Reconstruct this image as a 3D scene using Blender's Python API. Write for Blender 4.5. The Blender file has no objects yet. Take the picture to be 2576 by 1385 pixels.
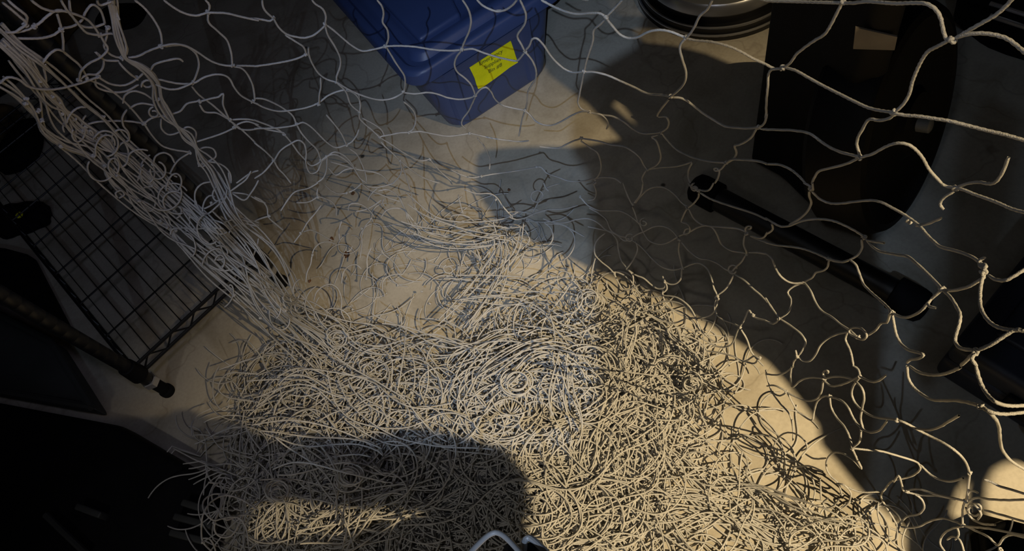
import bpy, bmesh, math, random
import numpy as np
from mathutils import Vector, Matrix

random.seed(7)
rng = np.random.default_rng(11)
scene = bpy.context.scene
COL = scene.collection

# ------------------------------------------------------------------ camera
H = 1.25                       # height of the phone above the garage floor
FPX, CX, CY = 1860.0, 1288.0, 692.5
_dx, _dy = 1745 - CX, 1750 - CY
_D = math.hypot(_dx, _dy)
PITCH = math.pi / 2 - math.atan(_D / FPX)
_s, _c = _dx / _D, _dy / _D
_r0 = np.array([1, 0, 0.0])
_u0 = np.array([0, math.sin(PITCH), math.cos(PITCH)])
FW = np.array([0, math.cos(PITCH), -math.sin(PITCH)])
RT = _c * _r0 - _s * _u0
UP = _s * _r0 + _c * _u0
CAM = np.array([0, 0, H])

cam_data = bpy.data.cameras.new('camera')
cam = bpy.data.objects.new('camera', cam_data)
COL.objects.link(cam)
cam_data.sensor_fit = 'HORIZONTAL'
cam_data.sensor_width = 36.0
cam_data.lens = FPX / 2576 * 36.0
cam_data.clip_start = 0.01
m = Matrix.Identity(4)
for i in range(3):
    m[i][0], m[i][1], m[i][2], m[i][3] = RT[i], UP[i], -FW[i], CAM[i]
cam.matrix_world = m
scene.camera = cam


def ray(x, y):
    d = FW + RT * (x - CX) / FPX + UP * (CY - y) / FPX
    return d / np.linalg.norm(d)


def G(x, y, z=0.0):            # the place at height z seen along a line of sight
    d = ray(x, y)
    return CAM + d * ((z - H) / d[2])


# ------------------------------------------------------------------ materials
def mat(name, col, rough=0.6, metal=0.0, spec=0.5, noise=None, bump=None):
    mt = bpy.data.materials.new(name)
    mt.use_nodes = True
    nt = mt.node_tree
    b = nt.nodes['Principled BSDF']
    b.inputs['Base Color'].default_value = (*col, 1)
    b.inputs['Roughness'].default_value = rough
    b.inputs['Metallic'].default_value = metal
    b.inputs['Specular IOR Level'].default_value = spec
    tc = nt.nodes.new('ShaderNodeTexCoord')
    if noise:
        sc, amt = noise
        n = nt.nodes.new('ShaderNodeTexNoise')
        n.inputs['Scale'].default_value = sc
        n.inputs['Detail'].default_value = 5
        nt.links.new(tc.outputs['Object'], n.inputs['Vector'])
        r = nt.nodes.new('ShaderNodeValToRGB')
        r.color_ramp.elements[0].position = 0.3
        r.color_ramp.elements[1].position = 0.72
        r.color_ramp.elements[0].color = (*[c * (1 - amt) for c in col], 1)
        r.color_ramp.elements[1].color = (*[min(1, c * (1 + amt)) for c in col], 1)
        nt.links.new(n.outputs['Fac'], r.inputs['Fac'])
        nt.links.new(r.outputs['Color'], b.inputs['Base Color'])
    if bump:
        sc, st = bump
        n2 = nt.nodes.new('ShaderNodeTexNoise')
        n2.inputs['Scale'].default_value = sc
        n2.inputs['Detail'].default_value = 4
        nt.links.new(tc.outputs['Object'], n2.inputs['Vector'])
        bp = nt.nodes.new('ShaderNodeBump')
        bp.inputs['Strength'].default_value = st
        bp.inputs['Distance'].default_value = 0.002
        nt.links.new(n2.outputs['Fac'], bp.inputs['Height'])
        nt.links.new(bp.outputs['Normal'], b.inputs['Normal'])
    return mt


def concrete():
    mt = bpy.data.materials.new('stained_concrete')
    mt.use_nodes = True
    nt = mt.node_tree
    N, L = nt.nodes, nt.links
    b = N['Principled BSDF']
    b.inputs['Roughness'].default_value = 0.62
    b.inputs['Specular IOR Level'].default_value = 0.3
    tc = N.new('ShaderNodeTexCoord')

    def noise(scale, detail=5, rough=0.55, dist=0.0):
        n = N.new('ShaderNodeTexNoise')
        n.inputs['Scale'].default_value = scale
        n.inputs['Detail'].default_value = detail
        n.inputs['Roughness'].default_value = rough
        n.inputs['Distortion'].default_value = dist
        L.new(tc.outputs['Object'], n.inputs['Vector'])
        return n

    def ramp(src, stops):
        r = N.new('ShaderNodeValToRGB')
        els = r.color_ramp.elements
        while len(els) < len(stops):
            els.new(0.5)
        for e, (p, c) in zip(els, stops):
            e.position = p
            e.color = (*c, 1)
        L.new(src, r.inputs['Fac'])
        return r

    def mix(fac, a, c, mode='MULTIPLY'):
        x = N.new('ShaderNodeMix')
        x.data_type = 'RGBA'
        x.blend_type = mode
        if isinstance(fac, float):
            x.inputs[0].default_value = fac
        else:
            L.new(fac, x.inputs[0])
        L.new(a, x.inputs[6])
        if isinstance(c, tuple):
            x.inputs[7].default_value = (*c, 1)
        else:
            L.new(c, x.inputs[7])
        return x.outputs[2]

    base = ramp(noise(2.3, 6, 0.6).outputs['Fac'], [(0.3, (0.36, 0.33, 0.27)), (0.7, (0.47, 0.43, 0.36))])
    mott = ramp(noise(9, 5, 0.6, 0.6).outputs['Fac'], [(0.28, (0.72, 0.70, 0.66)), (0.55, (1, 1, 1))])
    fine = ramp(noise(160, 2).outputs['Fac'], [(0.3, (0.9, 0.9, 0.9)), (0.6, (1, 1, 1))])
    col = mix(1.0, base.outputs[0], mott.outputs[0])
    col = mix(1.0, col, fine.outputs[0])
    # small dark pits and drips
    v = N.new('ShaderNodeTexVoronoi')
    v.inputs['Scale'].default_value = 7.5
    v.inputs['Randomness'].default_value = 1.0
    L.new(tc.outputs['Object'], v.inputs['Vector'])
    pit = ramp(v.outputs['Distance'], [(0.028, (0, 0, 0)), (0.05, (1, 1, 1))])
    col = mix(0.85, col, pit.outputs[0])
    # faint dark stains
    st = ramp(noise(5.0, 3, 0.7, 1.2).outputs['Fac'], [(0.64, (1, 1, 1)), (0.74, (0.62, 0.6, 0.58))])
    col = mix(1.0, col, st.outputs[0])
    # hairline cracks
    v2 = N.new('ShaderNodeTexVoronoi')
    v2.feature = 'DISTANCE_TO_EDGE'
    v2.inputs['Scale'].default_value = 2.6
    w = noise(3.0, 4)
    va = N.new('ShaderNodeVectorMath')
    va.operation = 'MULTIPLY_ADD'
    L.new(w.outputs['Color'], va.inputs[0])
    va.inputs[1].default_value = (0.5, 0.5, 0.5)
    L.new(tc.outputs['Object'], va.inputs[2])
    L.new(va.outputs[0], v2.inputs['Vector'])
    cr = ramp(v2.outputs['Distance'], [(0.0, (0.62, 0.6, 0.57)), (0.012, (1, 1, 1))])
    col = mix(0.5, col, cr.outputs[0])
    L.new(col, b.inputs['Base Color'])
    bp = N.new('ShaderNodeBump')
    bp.inputs['Strength'].default_value = 0.15
    bp.inputs['Distance'].default_value = 0.002
    L.new(noise(90, 4).outputs['Fac'], bp.inputs['Height'])
    L.new(bp.outputs['Normal'], b.inputs['Normal'])
    return mt


M = {
    'floor': concrete(),
    'wall': mat('painted_plasterboard', (0.16, 0.155, 0.145), 0.85, noise=(3, 0.12)),
    'cord': mat('white_nylon_cord', (0.43, 0.42, 0.40), 0.6, 0, .3, noise=(40, 0.12), bump=(900, 0.5)),
    'blue': mat('blue_plastic', (0.045, 0.075, 0.20), 0.42, noise=(5, 0.12), bump=(220, 0.08)),
    'yellow': mat('yellow_paper', (0.93, 0.96, 0.015), 0.8, 0, .1, noise=(30, 0.08), bump=(60, 0.6)),
    'ink': mat('dark_ink', (0.10, 0.11, 0.02), 0.8, noise=(200, 0.5)),
    'black': mat('black_plastic', (0.005, 0.005, 0.006), 0.6, 0, .18, noise=(20, 0.3)),
    'blackm': mat('black_painted_metal', (0.006, 0.006, 0.007), 0.45, noise=(30, 0.3)),
    'rubber': mat('black_rubber', (0.004, 0.004, 0.005), 0.85, 0, .15, noise=(40, 0.3)),
    'chrome': mat('chrome', (0.62, 0.62, 0.64), 0.32, 0.9, noise=(8, 0.06)),
    'steel': mat('brushed_steel', (0.26, 0.26, 0.25), 0.5, 0.3, noise=(12, 0.15)),
    'navy': mat('dark_blue_grey_plastic', (0.020, 0.024, 0.040), 0.5, noise=(9, 0.25)),
    'greyp': mat('dark_grey_plastic', (0.035, 0.037, 0.036), 0.6, noise=(7, 0.25)),
    'greytube': mat('grey_painted_tube', (0.42, 0.41, 0.41), 0.45, noise=(25, 0.08)),
    'camo': mat('mottled_brown_fabric', (0.10, 0.060, 0.018), 0.9, noise=(16, 0.85)),
    'pink': mat('pale_pink_plastic', (0.42, 0.30, 0.27), 0.5, noise=(30, 0.2)),
    'card': mat('tan_card', (0.22, 0.185, 0.14), 0.8, noise=(20, 0.3)),
    'leaf': mat('dry_leaf', (0.10, 0.045, 0.018), 0.8, noise=(60, 0.5)),
    'lampm': mat('lamp_metal', (0.05, 0.05, 0.05), 0.5, noise=(20, 0.2)),
}


# ------------------------------------------------------------------ mesh helpers
def link(name, me, material, parent=None, smooth=True):
    if material is not None:
        me.materials.append(material)
    if smooth and len(me.polygons):
        me.polygons.foreach_set('use_smooth', [True] * len(me.polygons))
    me.update()
    o = bpy.data.objects.new(name, me)
    COL.objects.link(o)
    if parent is not None:
        o.parent = parent
        o.matrix_parent_inverse = Matrix.Translation(-Vector(parent.location))
    return o


def thing(name, label, cat, loc=(0, 0, 0), group=None):
    o = bpy.data.objects.new(name, None)
    o.empty_display_size = 0.05
    COL.objects.link(o)
    o.location = loc
    return tag(o, label, cat, group)


def tag(o, label, cat, group=None):
    o['label'] = label
    o['category'] = cat
    if group:
        o['group'] = group
    return o


class MB:
    """collects quads and triangles into one mesh"""
    def __init__(self):
        self.v, self.f, self.n = [], [], 0

    def add(self, verts, faces):
        self.v.append(np.asarray(verts, float))
        self.f.extend([tuple(i + self.n for i in f) for f in faces])
        self.n += len(verts)
        return self

    def build(self, name, material, parent=None, smooth=True, sharp=35):
        me = bpy.data.meshes.new(name)
        me.from_pydata(np.concatenate(self.v).tolist(), [], self.f)
        o = link(name, me, material, parent, smooth)
        if smooth and sharp:
            me.set_sharp_from_angle(angle=math.radians(sharp))
        return o

    def box(self, c, ax, ay, az, bev=0.0):
        """box at centre c with half-axis vectors; bevelled along all edges when bev"""
        bm = bmesh.new()
        bmesh.ops.create_cube(bm, size=2.0)
        ax, ay, az = (np.asarray(a, float) for a in (ax, ay, az))
        la, lb, lc = (np.linalg.norm(a) for a in (ax, ay, az))
        for v in bm.verts:
            v.co = Vector((v.co.x * la, v.co.y * lb, v.co.z * lc))
        if bev:
            bmesh.ops.bevel(bm, geom=bm.edges[:], offset=min(bev, la * .9, lb * .9, lc * .9), segments=3, profile=0.5, affect='EDGES')
        bm.verts.ensure_lookup_table()
        vs = [np.asarray(c) + ax / la * v.co.x + ay / lb * v.co.y + az / lc * v.co.z for v in bm.verts]
        fs = [tuple(v.index for v in f.verts) for f in bm.faces]
        bm.free()
        return self.add(vs, fs)

    def tube(self, pts, r, k=8, cap=True, closed=False):
        pts = np.asarray(pts, float)
        n = len(pts)
        rr = np.full(n, r, float) if np.isscalar(r) else np.asarray(r, float)
        V = frames_tube(pts, rr, k, closed)
        fs = []
        for i in range(n if closed else n - 1):
            j = (i + 1) % n
            for q in range(k):
                fs.append((i * k + q, i * k + (q + 1) % k, j * k + (q + 1) % k, j * k + q))
        if cap and not closed:
            fs.append(tuple(range(k))[::-1])
            fs.append(tuple((n - 1) * k + q for q in range(k)))
        return self.add(V, fs)

    def loft(self, rings, cap=True):
        k = len(rings[0])
        V = np.concatenate(rings)
        fs = []
        for i in range(len(rings) - 1):
            for q in range(k):
                fs.append((i * k + q, i * k + (q + 1) % k, (i + 1) * k + (q + 1) % k, (i + 1) * k + q))
        if cap:
            fs.append(tuple(range(k))[::-1])
            fs.append(tuple((len(rings) - 1) * k + q for q in range(k)))
        return self.add(V, fs)


def frames_tube(pts, rr, k, closed=False, lobes=0.0, pitch=0.0, phase=0.0):
    n = len(pts)
    if closed:
        T = np.roll(pts, -1, 0) - np.roll(pts, 1, 0)
    else:
        T = np.gradient(pts, axis=0)
    T /= np.maximum(np.linalg.norm(T, axis=1, keepdims=True), 1e-9)
    a = np.array([0, 0, 1.0]) if abs(T[0][2]) < 0.9 else np.array([1.0, 0, 0])
    nrm = np.cross(T[0], a)
    nrm /= np.linalg.norm(nrm)
    NN = np.empty((n, 3))
    for i in range(n):
        t = T[i]
        nrm = nrm - t * (nrm[0] * t[0] + nrm[1] * t[1] + nrm[2] * t[2])
        nrm = nrm / max(math.sqrt(nrm[0] ** 2 + nrm[1] ** 2 + nrm[2] ** 2), 1e-9)
        NN[i] = nrm
    B = np.cross(T, NN)
    th = np.arange(k) * 2 * math.pi / k
    R = rr[:, None] * np.ones((1, k))
    if lobes:
        s = np.concatenate([[0], np.cumsum(np.linalg.norm(np.diff(pts, axis=0), axis=1))])
        R = R * (1 + lobes * np.cos(3 * (th[None, :] - s[:, None] * pitch) + phase))
    V = pts[:, None, :] + R[:, :, None] * (np.cos(th)[None, :, None] * NN[:, None, :] + np.sin(th)[None, :, None] * B[:, None, :])
    return V.reshape(-1, 3)


RESTS = []                     # low boxes the cords lie on: (outline, height of its top)


def rest_on(P):
    for poly, top in RESTS:
        ins = np.zeros(len(P), bool)
        x, y = P[:, 0], P[:, 1]
        for i in range(len(poly)):
            (xi, yi), (xj, yj) = poly[i], poly[i - 1]
            hit = ((yi > y) != (yj > y)) & (x < (xj - xi) * (y - yi) / (yj - yi + 1e-12) + xi)
            ins ^= hit
        P[:, 2] = np.where(ins, np.maximum(P[:, 2], top), P[:, 2])
    return P


class Cords:
    """many cords in one mesh, fast"""
    def __init__(self):
        self.V, self.Q, self.n = [], [], 0

    def cord(self, pts, r=0.0017, k=6, lobes=0.0, pitch=420.0):
        pts = rest_on(np.array(pts, float))
        n = len(pts)
        if n < 2:
            return
        rr = np.full(n, r)
        rr[0] = rr[-1] = r * 0.8
        V = frames_tube(pts, rr, k, False, lobes, pitch, rng.uniform(0, 6))
        i = np.arange(n - 1)[:, None] * k
        q = np.arange(k)[None, :]
        q2 = (q + 1) % k
        Q = np.stack([i + q, i + q2, i + k + q2, i + k + q], -1).reshape(-1, 4) + self.n
        self.V.append(V)
        self.Q.append(Q)
        self.n += len(V)

    def build(self, name, material, parent=None):
        V = np.concatenate(self.V).astype(np.float32)
        Q = np.concatenate(self.Q).astype(np.int32)
        me = bpy.data.meshes.new(name)
        me.vertices.add(len(V))
        me.vertices.foreach_set('co', V.ravel())
        me.loops.add(Q.size)
        me.loops.foreach_set('vertex_index', Q.ravel())
        me.polygons.add(len(Q))
        me.polygons.foreach_set('loop_start', np.arange(len(Q), dtype=np.int32) * 4)
        me.update(calc_edges=True)
        me.validate()
        return link(name, me, material, parent)


def rrect(hx, hy, r, n=6):
    """rounded rectangle outline, counter-clockwise, 4*(n+1) points"""
    out = []
    for cx, cy, a0 in ((hx - r, hy - r, 0), (-hx + r, hy - r, 90), (-hx + r, -hy + r, 180), (hx - r, -hy + r, 270)):
        for i in range(n + 1):
            a = math.radians(a0 + 90 * i / n)
            out.append((cx + r * math.cos(a), cy + r * math.sin(a)))
    return np.array(out)


def spline(P, step):
    """Catmull-Rom through P (n x d), resampled at about equal steps"""
    P = np.asarray(P, float)
    if len(P) == 2:
        n = max(2, int(np.linalg.norm(P[1] - P[0]) / step) + 1)
        t = np.linspace(0, 1, n)[:, None]
        return P[0] * (1 - t) + P[1] * t
    Q = np.vstack([2 * P[0] - P[1], P, 2 * P[-1] - P[-2]])
    out = []
    for i in range(1, len(Q) - 2):
        p0, p1, p2, p3 = Q[i - 1], Q[i], Q[i + 1], Q[i + 2]
        n = max(2, int(np.linalg.norm(p2 - p1) / step) + 1)
        d0, d1, d2 = (max(np.linalg.norm(b - a), 1e-6) ** 0.5 for a, b in ((p0, p1), (p1, p2), (p2, p3)))
        t = np.linspace(0, 1, n, endpoint=False)[:, None]
        m1 = d1 * ((p1 - p0) / d0 - (p2 - p0) / (d0 + d1) + (p2 - p1) / d1)
        m2 = d1 * ((p2 - p1) / d1 - (p3 - p1) / (d1 + d2) + (p3 - p2) / d2)
        out.append(p1 + m1 * t + (-3 * p1 + 3 * p2 - 2 * m1 - m2) * t ** 2 + (2 * p1 - 2 * p2 + m1 + m2) * t ** 3)
    out.append(Q[-2:-1])
    return np.concatenate(out)

# ------------------------------------------------------------------ the setting
def structure(name, c, hx, hy, hz, material):
    b = MB().box(c, (hx, 0, 0), (0, hy, 0), (0, 0, hz))
    o = b.build(name, material, smooth=False)
    o['kind'] = 'structure'
    return o


structure('floor', (0, 1.0, -0.05), 3.0, 3.6, 0.05, M['floor'])
structure('ceiling', (0, 1.0, 4.05), 3.0, 3.6, 0.05, M['wall'])
structure('wall_left', (-3.05, 1.0, 2.0), 0.05, 3.6, 2.0, M['wall'])
structure('wall_right', (3.05, 1.0, 2.0), 0.05, 3.6, 2.0, M['wall'])
structure('wall_far', (0, 4.65, 2.0), 3.1, 0.05, 2.0, M['wall'])
structure('wall_near', (0, -2.65, 2.0), 3.1, 0.05, 2.0, M['wall'])

# ------------------------------------------------------------------ blue tote
E1 = np.array([math.cos(math.radians(13.4)), math.sin(math.radians(13.4)), 0])
E2 = np.array([-E1[1], E1[0], 0])
EZ = np.array([0, 0, 1.0])
BW, BD, BH = 0.262, 0.40, 0.235          # body, at the foot
FL = np.array([0.013, 1.182, 0])         # front left corner of the foot
BC = FL + E1 * BW / 2 + E2 * BD / 2
TAPX, TAPY = 0.040, 0.030
bin_ = thing('storage_bin', 'blue plastic lidded tote with a yellow paper label on its front', 'storage bin', tuple(BC))


def bring(z, hx, hy, r, n=6):
    return np.array([BC + E1 * x + E2 * y + EZ * z for x, y in rrect(hx, hy, r, n)])


def bh(z):
    t = z / BH
    return BW / 2 + TAPX * t, BD / 2 + TAPY * t


b = MB()
rings = []
for z, off in ((0.0, -0.012), (0.004, -0.004), (0.014, 0.0), (0.06, 0), (0.12, 0), (0.18, 0), (0.2, 0.0), (0.204, 0.006), (0.222, 0.008), (0.235, 0.008)):
    hx, hy = bh(z)
    rings.append(bring(z, hx + off, hy + off, 0.038))
b.loft(rings)
body = b.build('body', M['blue'], bin_)


def front(u, z, off=0.0):                # a point of the front face, u across from the middle
    hx, hy = bh(z)
    return BC + E1 * u - E2 * (hy + off) + EZ * z


# raised ribs and the recessed panel's frame on the front
b = MB()
for u0, u1 in ((-0.118, -0.088), (0.072, 0.100)):
    a0, a1 = front(u0, 0.02), front(u0 - 0.006, 0.2)
    c0, c1 = front(u1, 0.02), front(u1 + 0.002, 0.2)
    o0 = -E2 * 0.007
    ins = E1 * 0.006
    V = [a0, c0, c1, a1, a0 + o0 + ins, c0 + o0 - ins, c1 + o0 - ins, a1 + o0 + ins]
    b.add(V, [(0, 1, 5, 4), (1, 2, 6, 5), (2, 3, 7, 6), (3, 0, 4, 7), (4, 5, 6, 7)])
a0, c0 = front(-0.088, 0.172), front(0.072, 0.172)
a1, c1 = front(-0.088, 0.202), front(0.072, 0.202)
o0 = -E2 * 0.009
V = [a0, c0, c1, a1, a0 + o0 + EZ * .006, c0 + o0 + EZ * .006, c1 + o0, a1 + o0]
b.add(V, [(0, 1, 5, 4), (1, 2, 6, 5), (2, 3, 7, 6), (3, 0, 4, 7), (4, 5, 6, 7)])
b.build('front_rib', M['blue'], bin_)

# lid
LX, LY = BW / 2 + TAPX + 0.018, BD / 2 + TAPY + 0.020
b = MB()
prof = [(0.222, 0.0, .045), (0.2225, 0.004, .047), (0.246, 0.003, .046), (0.252, -0.001, .044), (0.254, -0.006, .042),
        (0.253, -0.014, .038), (0.246, -0.020, .035), (0.245, -0.030, .032), (0.256, -0.037, .03), (0.260, -0.043, .028),
        (0.260, -0.056, .024), (0.256, -0.062, .022), (0.256, -0.080, .02)]
b.loft([bring(z, LX + o, LY + o, r, 8) for z, o, r in prof])
lid = b.build('lid', M['blue'], bin_)
# the raised centre panel with its notched near corner
b = MB()
hx, hy = LX - 0.064, LY - 0.064
nx, ny = 0.10, 0.055
out = [(hx, hy), (-hx, hy), (-hx, -hy), (-hx + nx, -hy), (-hx + nx + .012, -hy + ny), (hx, -hy + ny)]
bm = bmesh.new()
lo = [bm.verts.new(Vector(BC + E1 * x + E2 * y + EZ * 0.254)) for x, y in out]
f = bm.faces.new(lo)
ex = bmesh.ops.extrude_face_region(bm, geom=[f])
for v in [g for g in ex['geom'] if isinstance(g, bmesh.types.BMVert)]:
    v.co.z = 0.270
bmesh.ops.recalc_face_normals(bm, faces=bm.faces[:])
bmesh.ops.bevel(bm, geom=[e for e in bm.edges if max(v.co.z for v in e.verts) > 0.26], offset=0.008, segments=4, profile=0.5, affect='EDGES')
me = bpy.data.meshes.new('lid_panel')
bm.to_mesh(me)
bm.free()
o = link('lid_panel', me, M['blue'], lid)
me.set_sharp_from_angle(angle=math.radians(35))

# yellow label, torn at two corners, lettered in dark ink
_fa, _fb = front(0, 0.03), front(0, 0.19)
FNx, FNz = E1, (_fb - _fa) / np.linalg.norm(_fb - _fa)
FN = np.cross(FNx, FNz)                    # outward is towards the camera
if FN @ (CAM - _fa) < 0:
    FN = -FN


def on_front(px, py, off=0.0):
    d = ray(px, py)
    p0 = _fa + FN * off
    return CAM + d * (((p0 - CAM) @ FN) / (d @ FN))


LABPX = [(1186, 153), (1214, 136), (1246, 117), (1268, 102), (1281, 94), (1287, 108), (1293, 126), (1297, 140), (1303, 157), (1282, 170), (1256, 190),
         (1236, 204), (1218, 217), (1203, 224), (1198, 212), (1194, 197), (1188, 184), (1181, 170), (1187, 163)]
b = MB()
top = [on_front(x, y, 0.0012 + 0.0006 * math.sin(i * 2.1)) for i, (x, y) in enumerate(LABPX)]
bot = [on_front(x, y, 0.0002) for x, y in LABPX]
n = len(top)
b.add(top + bot, [tuple(range(n)), tuple(range(n, 2 * n))[::-1]] + [(i, i + n, (i + 1) % n + n, (i + 1) % n) for i in range(n)])
label = b.build('label', M['yellow'], bin_, smooth=False)
label['label'] = 'yellow paper label'


def lettering(text, pa, pb, hpx):
    a, c = on_front(*pa, 0.0024), on_front(*pb, 0.0024)
    xd = (c - a)
    wid = np.linalg.norm(xd)
    xd /= wid
    yd = np.cross(FN, xd)
    cu = bpy.data.curves.new('lettering', 'FONT')
    cu.body = text
    cu.size = 1.0
    cu.extrude = 0.0
    t = bpy.data.objects.new('tmp', cu)
    COL.objects.link(t)
    bpy.context.view_layer.update()
    me = bpy.data.meshes.new_from_object(t.evaluated_get(bpy.context.evaluated_depsgraph_get()))
    bpy.data.objects.remove(t)
    co = np.empty(len(me.vertices) * 3, np.float32)
    me.vertices.foreach_get('co', co)
    co = co.reshape(-1, 3)
    co[:, 0] -= co[:, 0].min()
    sx = wid / co[:, 0].max()
    hh = hpx / 1075.0
    sy = hh / 0.7
    P = a + np.outer(co[:, 0] * sx, xd) + np.outer(co[:, 1] * sy, yd)
    me.vertices.foreach_set('co', P.astype(np.float32).ravel())
    me.name = 'lettering'
    o = link('lettering', me, M['ink'], None, smooth=False)
    o.parent = label


lettering('Emergency', (1207, 165), (1265, 132), 13)
lettering('Supplies', (1219, 174), (1260, 152), 12)
lettering('Bin #8', (1230, 184), (1263, 166), 12)

# ------------------------------------------------------------------ steel can, far right
canc = G(1850, 98) + np.array([0.06, 0.185, 0])
CR = 0.195


def ring(c, r, z, k=64):
    a = np.arange(k) * 2 * math.pi / k
    return np.stack([c[0] + r * np.cos(a), c[1] + r * np.sin(a), np.full(k, z)], 1)


can = thing('metal_can', 'round dark steel can with chrome band on a stepped black base beside the black upright', 'can', tuple(canc))
b = MB()
b.loft([ring(canc, r, z) for r, z in ((CR, 0.0), (CR, 0.012), (CR - .002, .014), (CR - .006, .0145), (CR - .006, .028), (CR - .008, .03), (CR - .022, .0305), (CR - .022, .055))])
base = b.build('base_ring', M['blackm'], can)
b = MB()
for r, z in ((CR - .002, .0135), (CR - .009, .0300)):
    a = np.arange(72) * 2 * math.pi / 72
    b.tube(np.stack([canc[0] + r * np.cos(a), canc[1] + r * np.sin(a), np.full(72, z)], 1), 0.0028, 8, closed=True)
o = b.build('rim_bead', M['chrome'], can)
o['label'] = 'thin shiny bead around the base'
b = MB()
b.loft([ring(canc, r, z) for r, z in ((CR - .020, .05), (CR - .018, .054), (CR - .024, .074), (CR - .028, .078))])
o = b.build('chrome_band', M['chrome'], can)
o['label'] = 'chrome band'
b = MB()
b.loft([ring(canc, r, z) for r, z in ((CR - .028, .076), (CR - .030, .08), (CR - .030, .50), (CR - .034, .505), (CR - .04, .505))])
b.build('body', M['steel'], can)

# ------------------------------------------------------------------ wire shelf rack, left
rack_p = [G(425, 985), G(712, 712)]
ET = rack_p[1] - rack_p[0]
RW = np.linalg.norm(ET)
ET /= RW
EL = np.array([-ET[1], ET[0], 0])
SZ = 0.12
RL = 0.92
rack = thing('wire_shelf_rack', 'black wire shelving rack on round posts standing on the floor behind the gathered net', 'shelf rack', tuple((rack_p[0] + rack_p[1]) / 2))


def cylz(b, p, r, z0, z1, k=20):
    b.loft([ring(p, r, z0, k), ring(p, r, z1, k)])


posts = [rack_p[0], rack_p[1], rack_p[0] + EL * RL, rack_p[1] + EL * RL]
for i, p in enumerate(posts):
    b = MB()
    zt = 1.05
    prof = [(0.0125, 0.066), (0.0127, 0.068)]
    z = 0.07
    while z < zt:
        prof += [(0.0127, z), (0.0122, z + .001), (0.0122, z + .002), (0.0127, z + .003)]
        z += 0.0254
    prof.append((0.0127, zt))
    b.loft([ring(p, r, z, 20) for r, z in prof])
    post = b.build('post', M['blackm'], rack)
    b = MB()
    b.loft([ring(p, r, z, 6) for r, z in ((0.0145, 0.052), (0.0165, .054), (0.0165, .068), (.0145, .070))])
    nut = b.build('collar', M['chrome'], rack)
    nut['label'] = 'shiny metal collar'
    b = MB()
    b.loft([ring(p, r, z, 18) for r, z in ((0.0135, 0.0), (0.0145, .003), (0.0145, .012), (.0115, .015), (0.0115, .054))])
    b.build('levelling_foot', M['rubber'], rack)
    b = MB()
    b.loft([ring(p, r, z, 20) for r, z in ((0.0165, SZ - .028), (0.0185, SZ - .026), (0.0165, SZ + .014), (.0150, SZ + .015))])
    b.build('sleeve', M['black'], rack)


def truss(name, a, c, zt, zb, r=0.0030, zig=0.0017, pitch=0.05):
    b = MB()
    a, c = np.asarray(a), np.asarray(c)
    n = max(2, int(np.linalg.norm(c - a) / pitch))
    b.tube([a + EZ * zt, c + EZ * zt], r, 8)
    b.tube([a + EZ * zb, c + EZ * zb], r, 8)
    P = []
    for i in range(n * 2 + 1):
        P.append(a + (c - a) * i / (n * 2) + EZ * (zt if i % 2 else zb))
    b.tube(P, zig, 6)
    return b.build(name, M['blackm'], rack)


for sh, z in enumerate((SZ,)):
    truss('shelf_edge', rack_p[0] + ET * .012, rack_p[1] - ET * .012, z, z - .026, 0.0036, 0.0022)
    truss('shelf_edge', posts[2] + ET * .012, posts[3] - ET * .012, z, z - .026)
    truss('shelf_edge', posts[0] + EL * .012, posts[2] - EL * .012, z, z - .026)
    truss('shelf_edge', posts[1] + EL * .012, posts[3] - EL * .012, z, z - .026)
    b = MB()
    d = 0.115
    while d < RL - .05:
        b.tube([rack_p[0] + EL * d + EZ * (z - .005), rack_p[1] + EL * d + EZ * (z - .005)], 0.0020, 6)
        d += 0.118
    b.build('support_bar', M['blackm'], rack)
    b = MB()
    t = 0.024
    while t < RW - .012:
        b.tube([rack_p[0] + ET * t + EZ * (z + .001), rack_p[0] + ET * t + EL * RL + EZ * (z + .001)], 0.0010, 6)
        t += 0.0255
    b.build('shelf_wire', M['blackm'], rack)

# ------------------------------------------------------------------ exercise machine, right
TA, TB = G(1758, 474, .03), G(2312, 768, .03)
TA[2] = TB[2] = 0.030
td = (TB - TA) / np.linalg.norm(TB - TA)
tn = np.array([-td[1], td[0], 0])
mach = thing('exercise_bike', 'black stationary exercise bike with a long floor tube and round cover', 'exercise bike', tuple((TA + TB) / 2 * np.array([1, 1, 0])))
b = MB()
b.tube([TA + td * .02, TB - td * .02], 0.023, 24)
b.build('stabiliser_tube', M['blackm'], mach)
for e, sgn in ((TA, -1), (TB, 1)):
    b = MB()
    q = []
    for s, r in ((-.045, .025), (-.043, .030), (-.005, .030), (.006, .028), (.013, .020), (.015, .010)):
        c = e + td * sgn * s
        a = np.arange(24) * 2 * math.pi / 24
        q.append(np.array([c + tn * r * math.cos(x) + EZ * r * math.sin(x) for x in a]))
    if sgn < 0:
        q = [w[::-1] for w in q]
    b.loft(q)
    b.build('end_cap', M['rubber'], mach)


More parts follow.
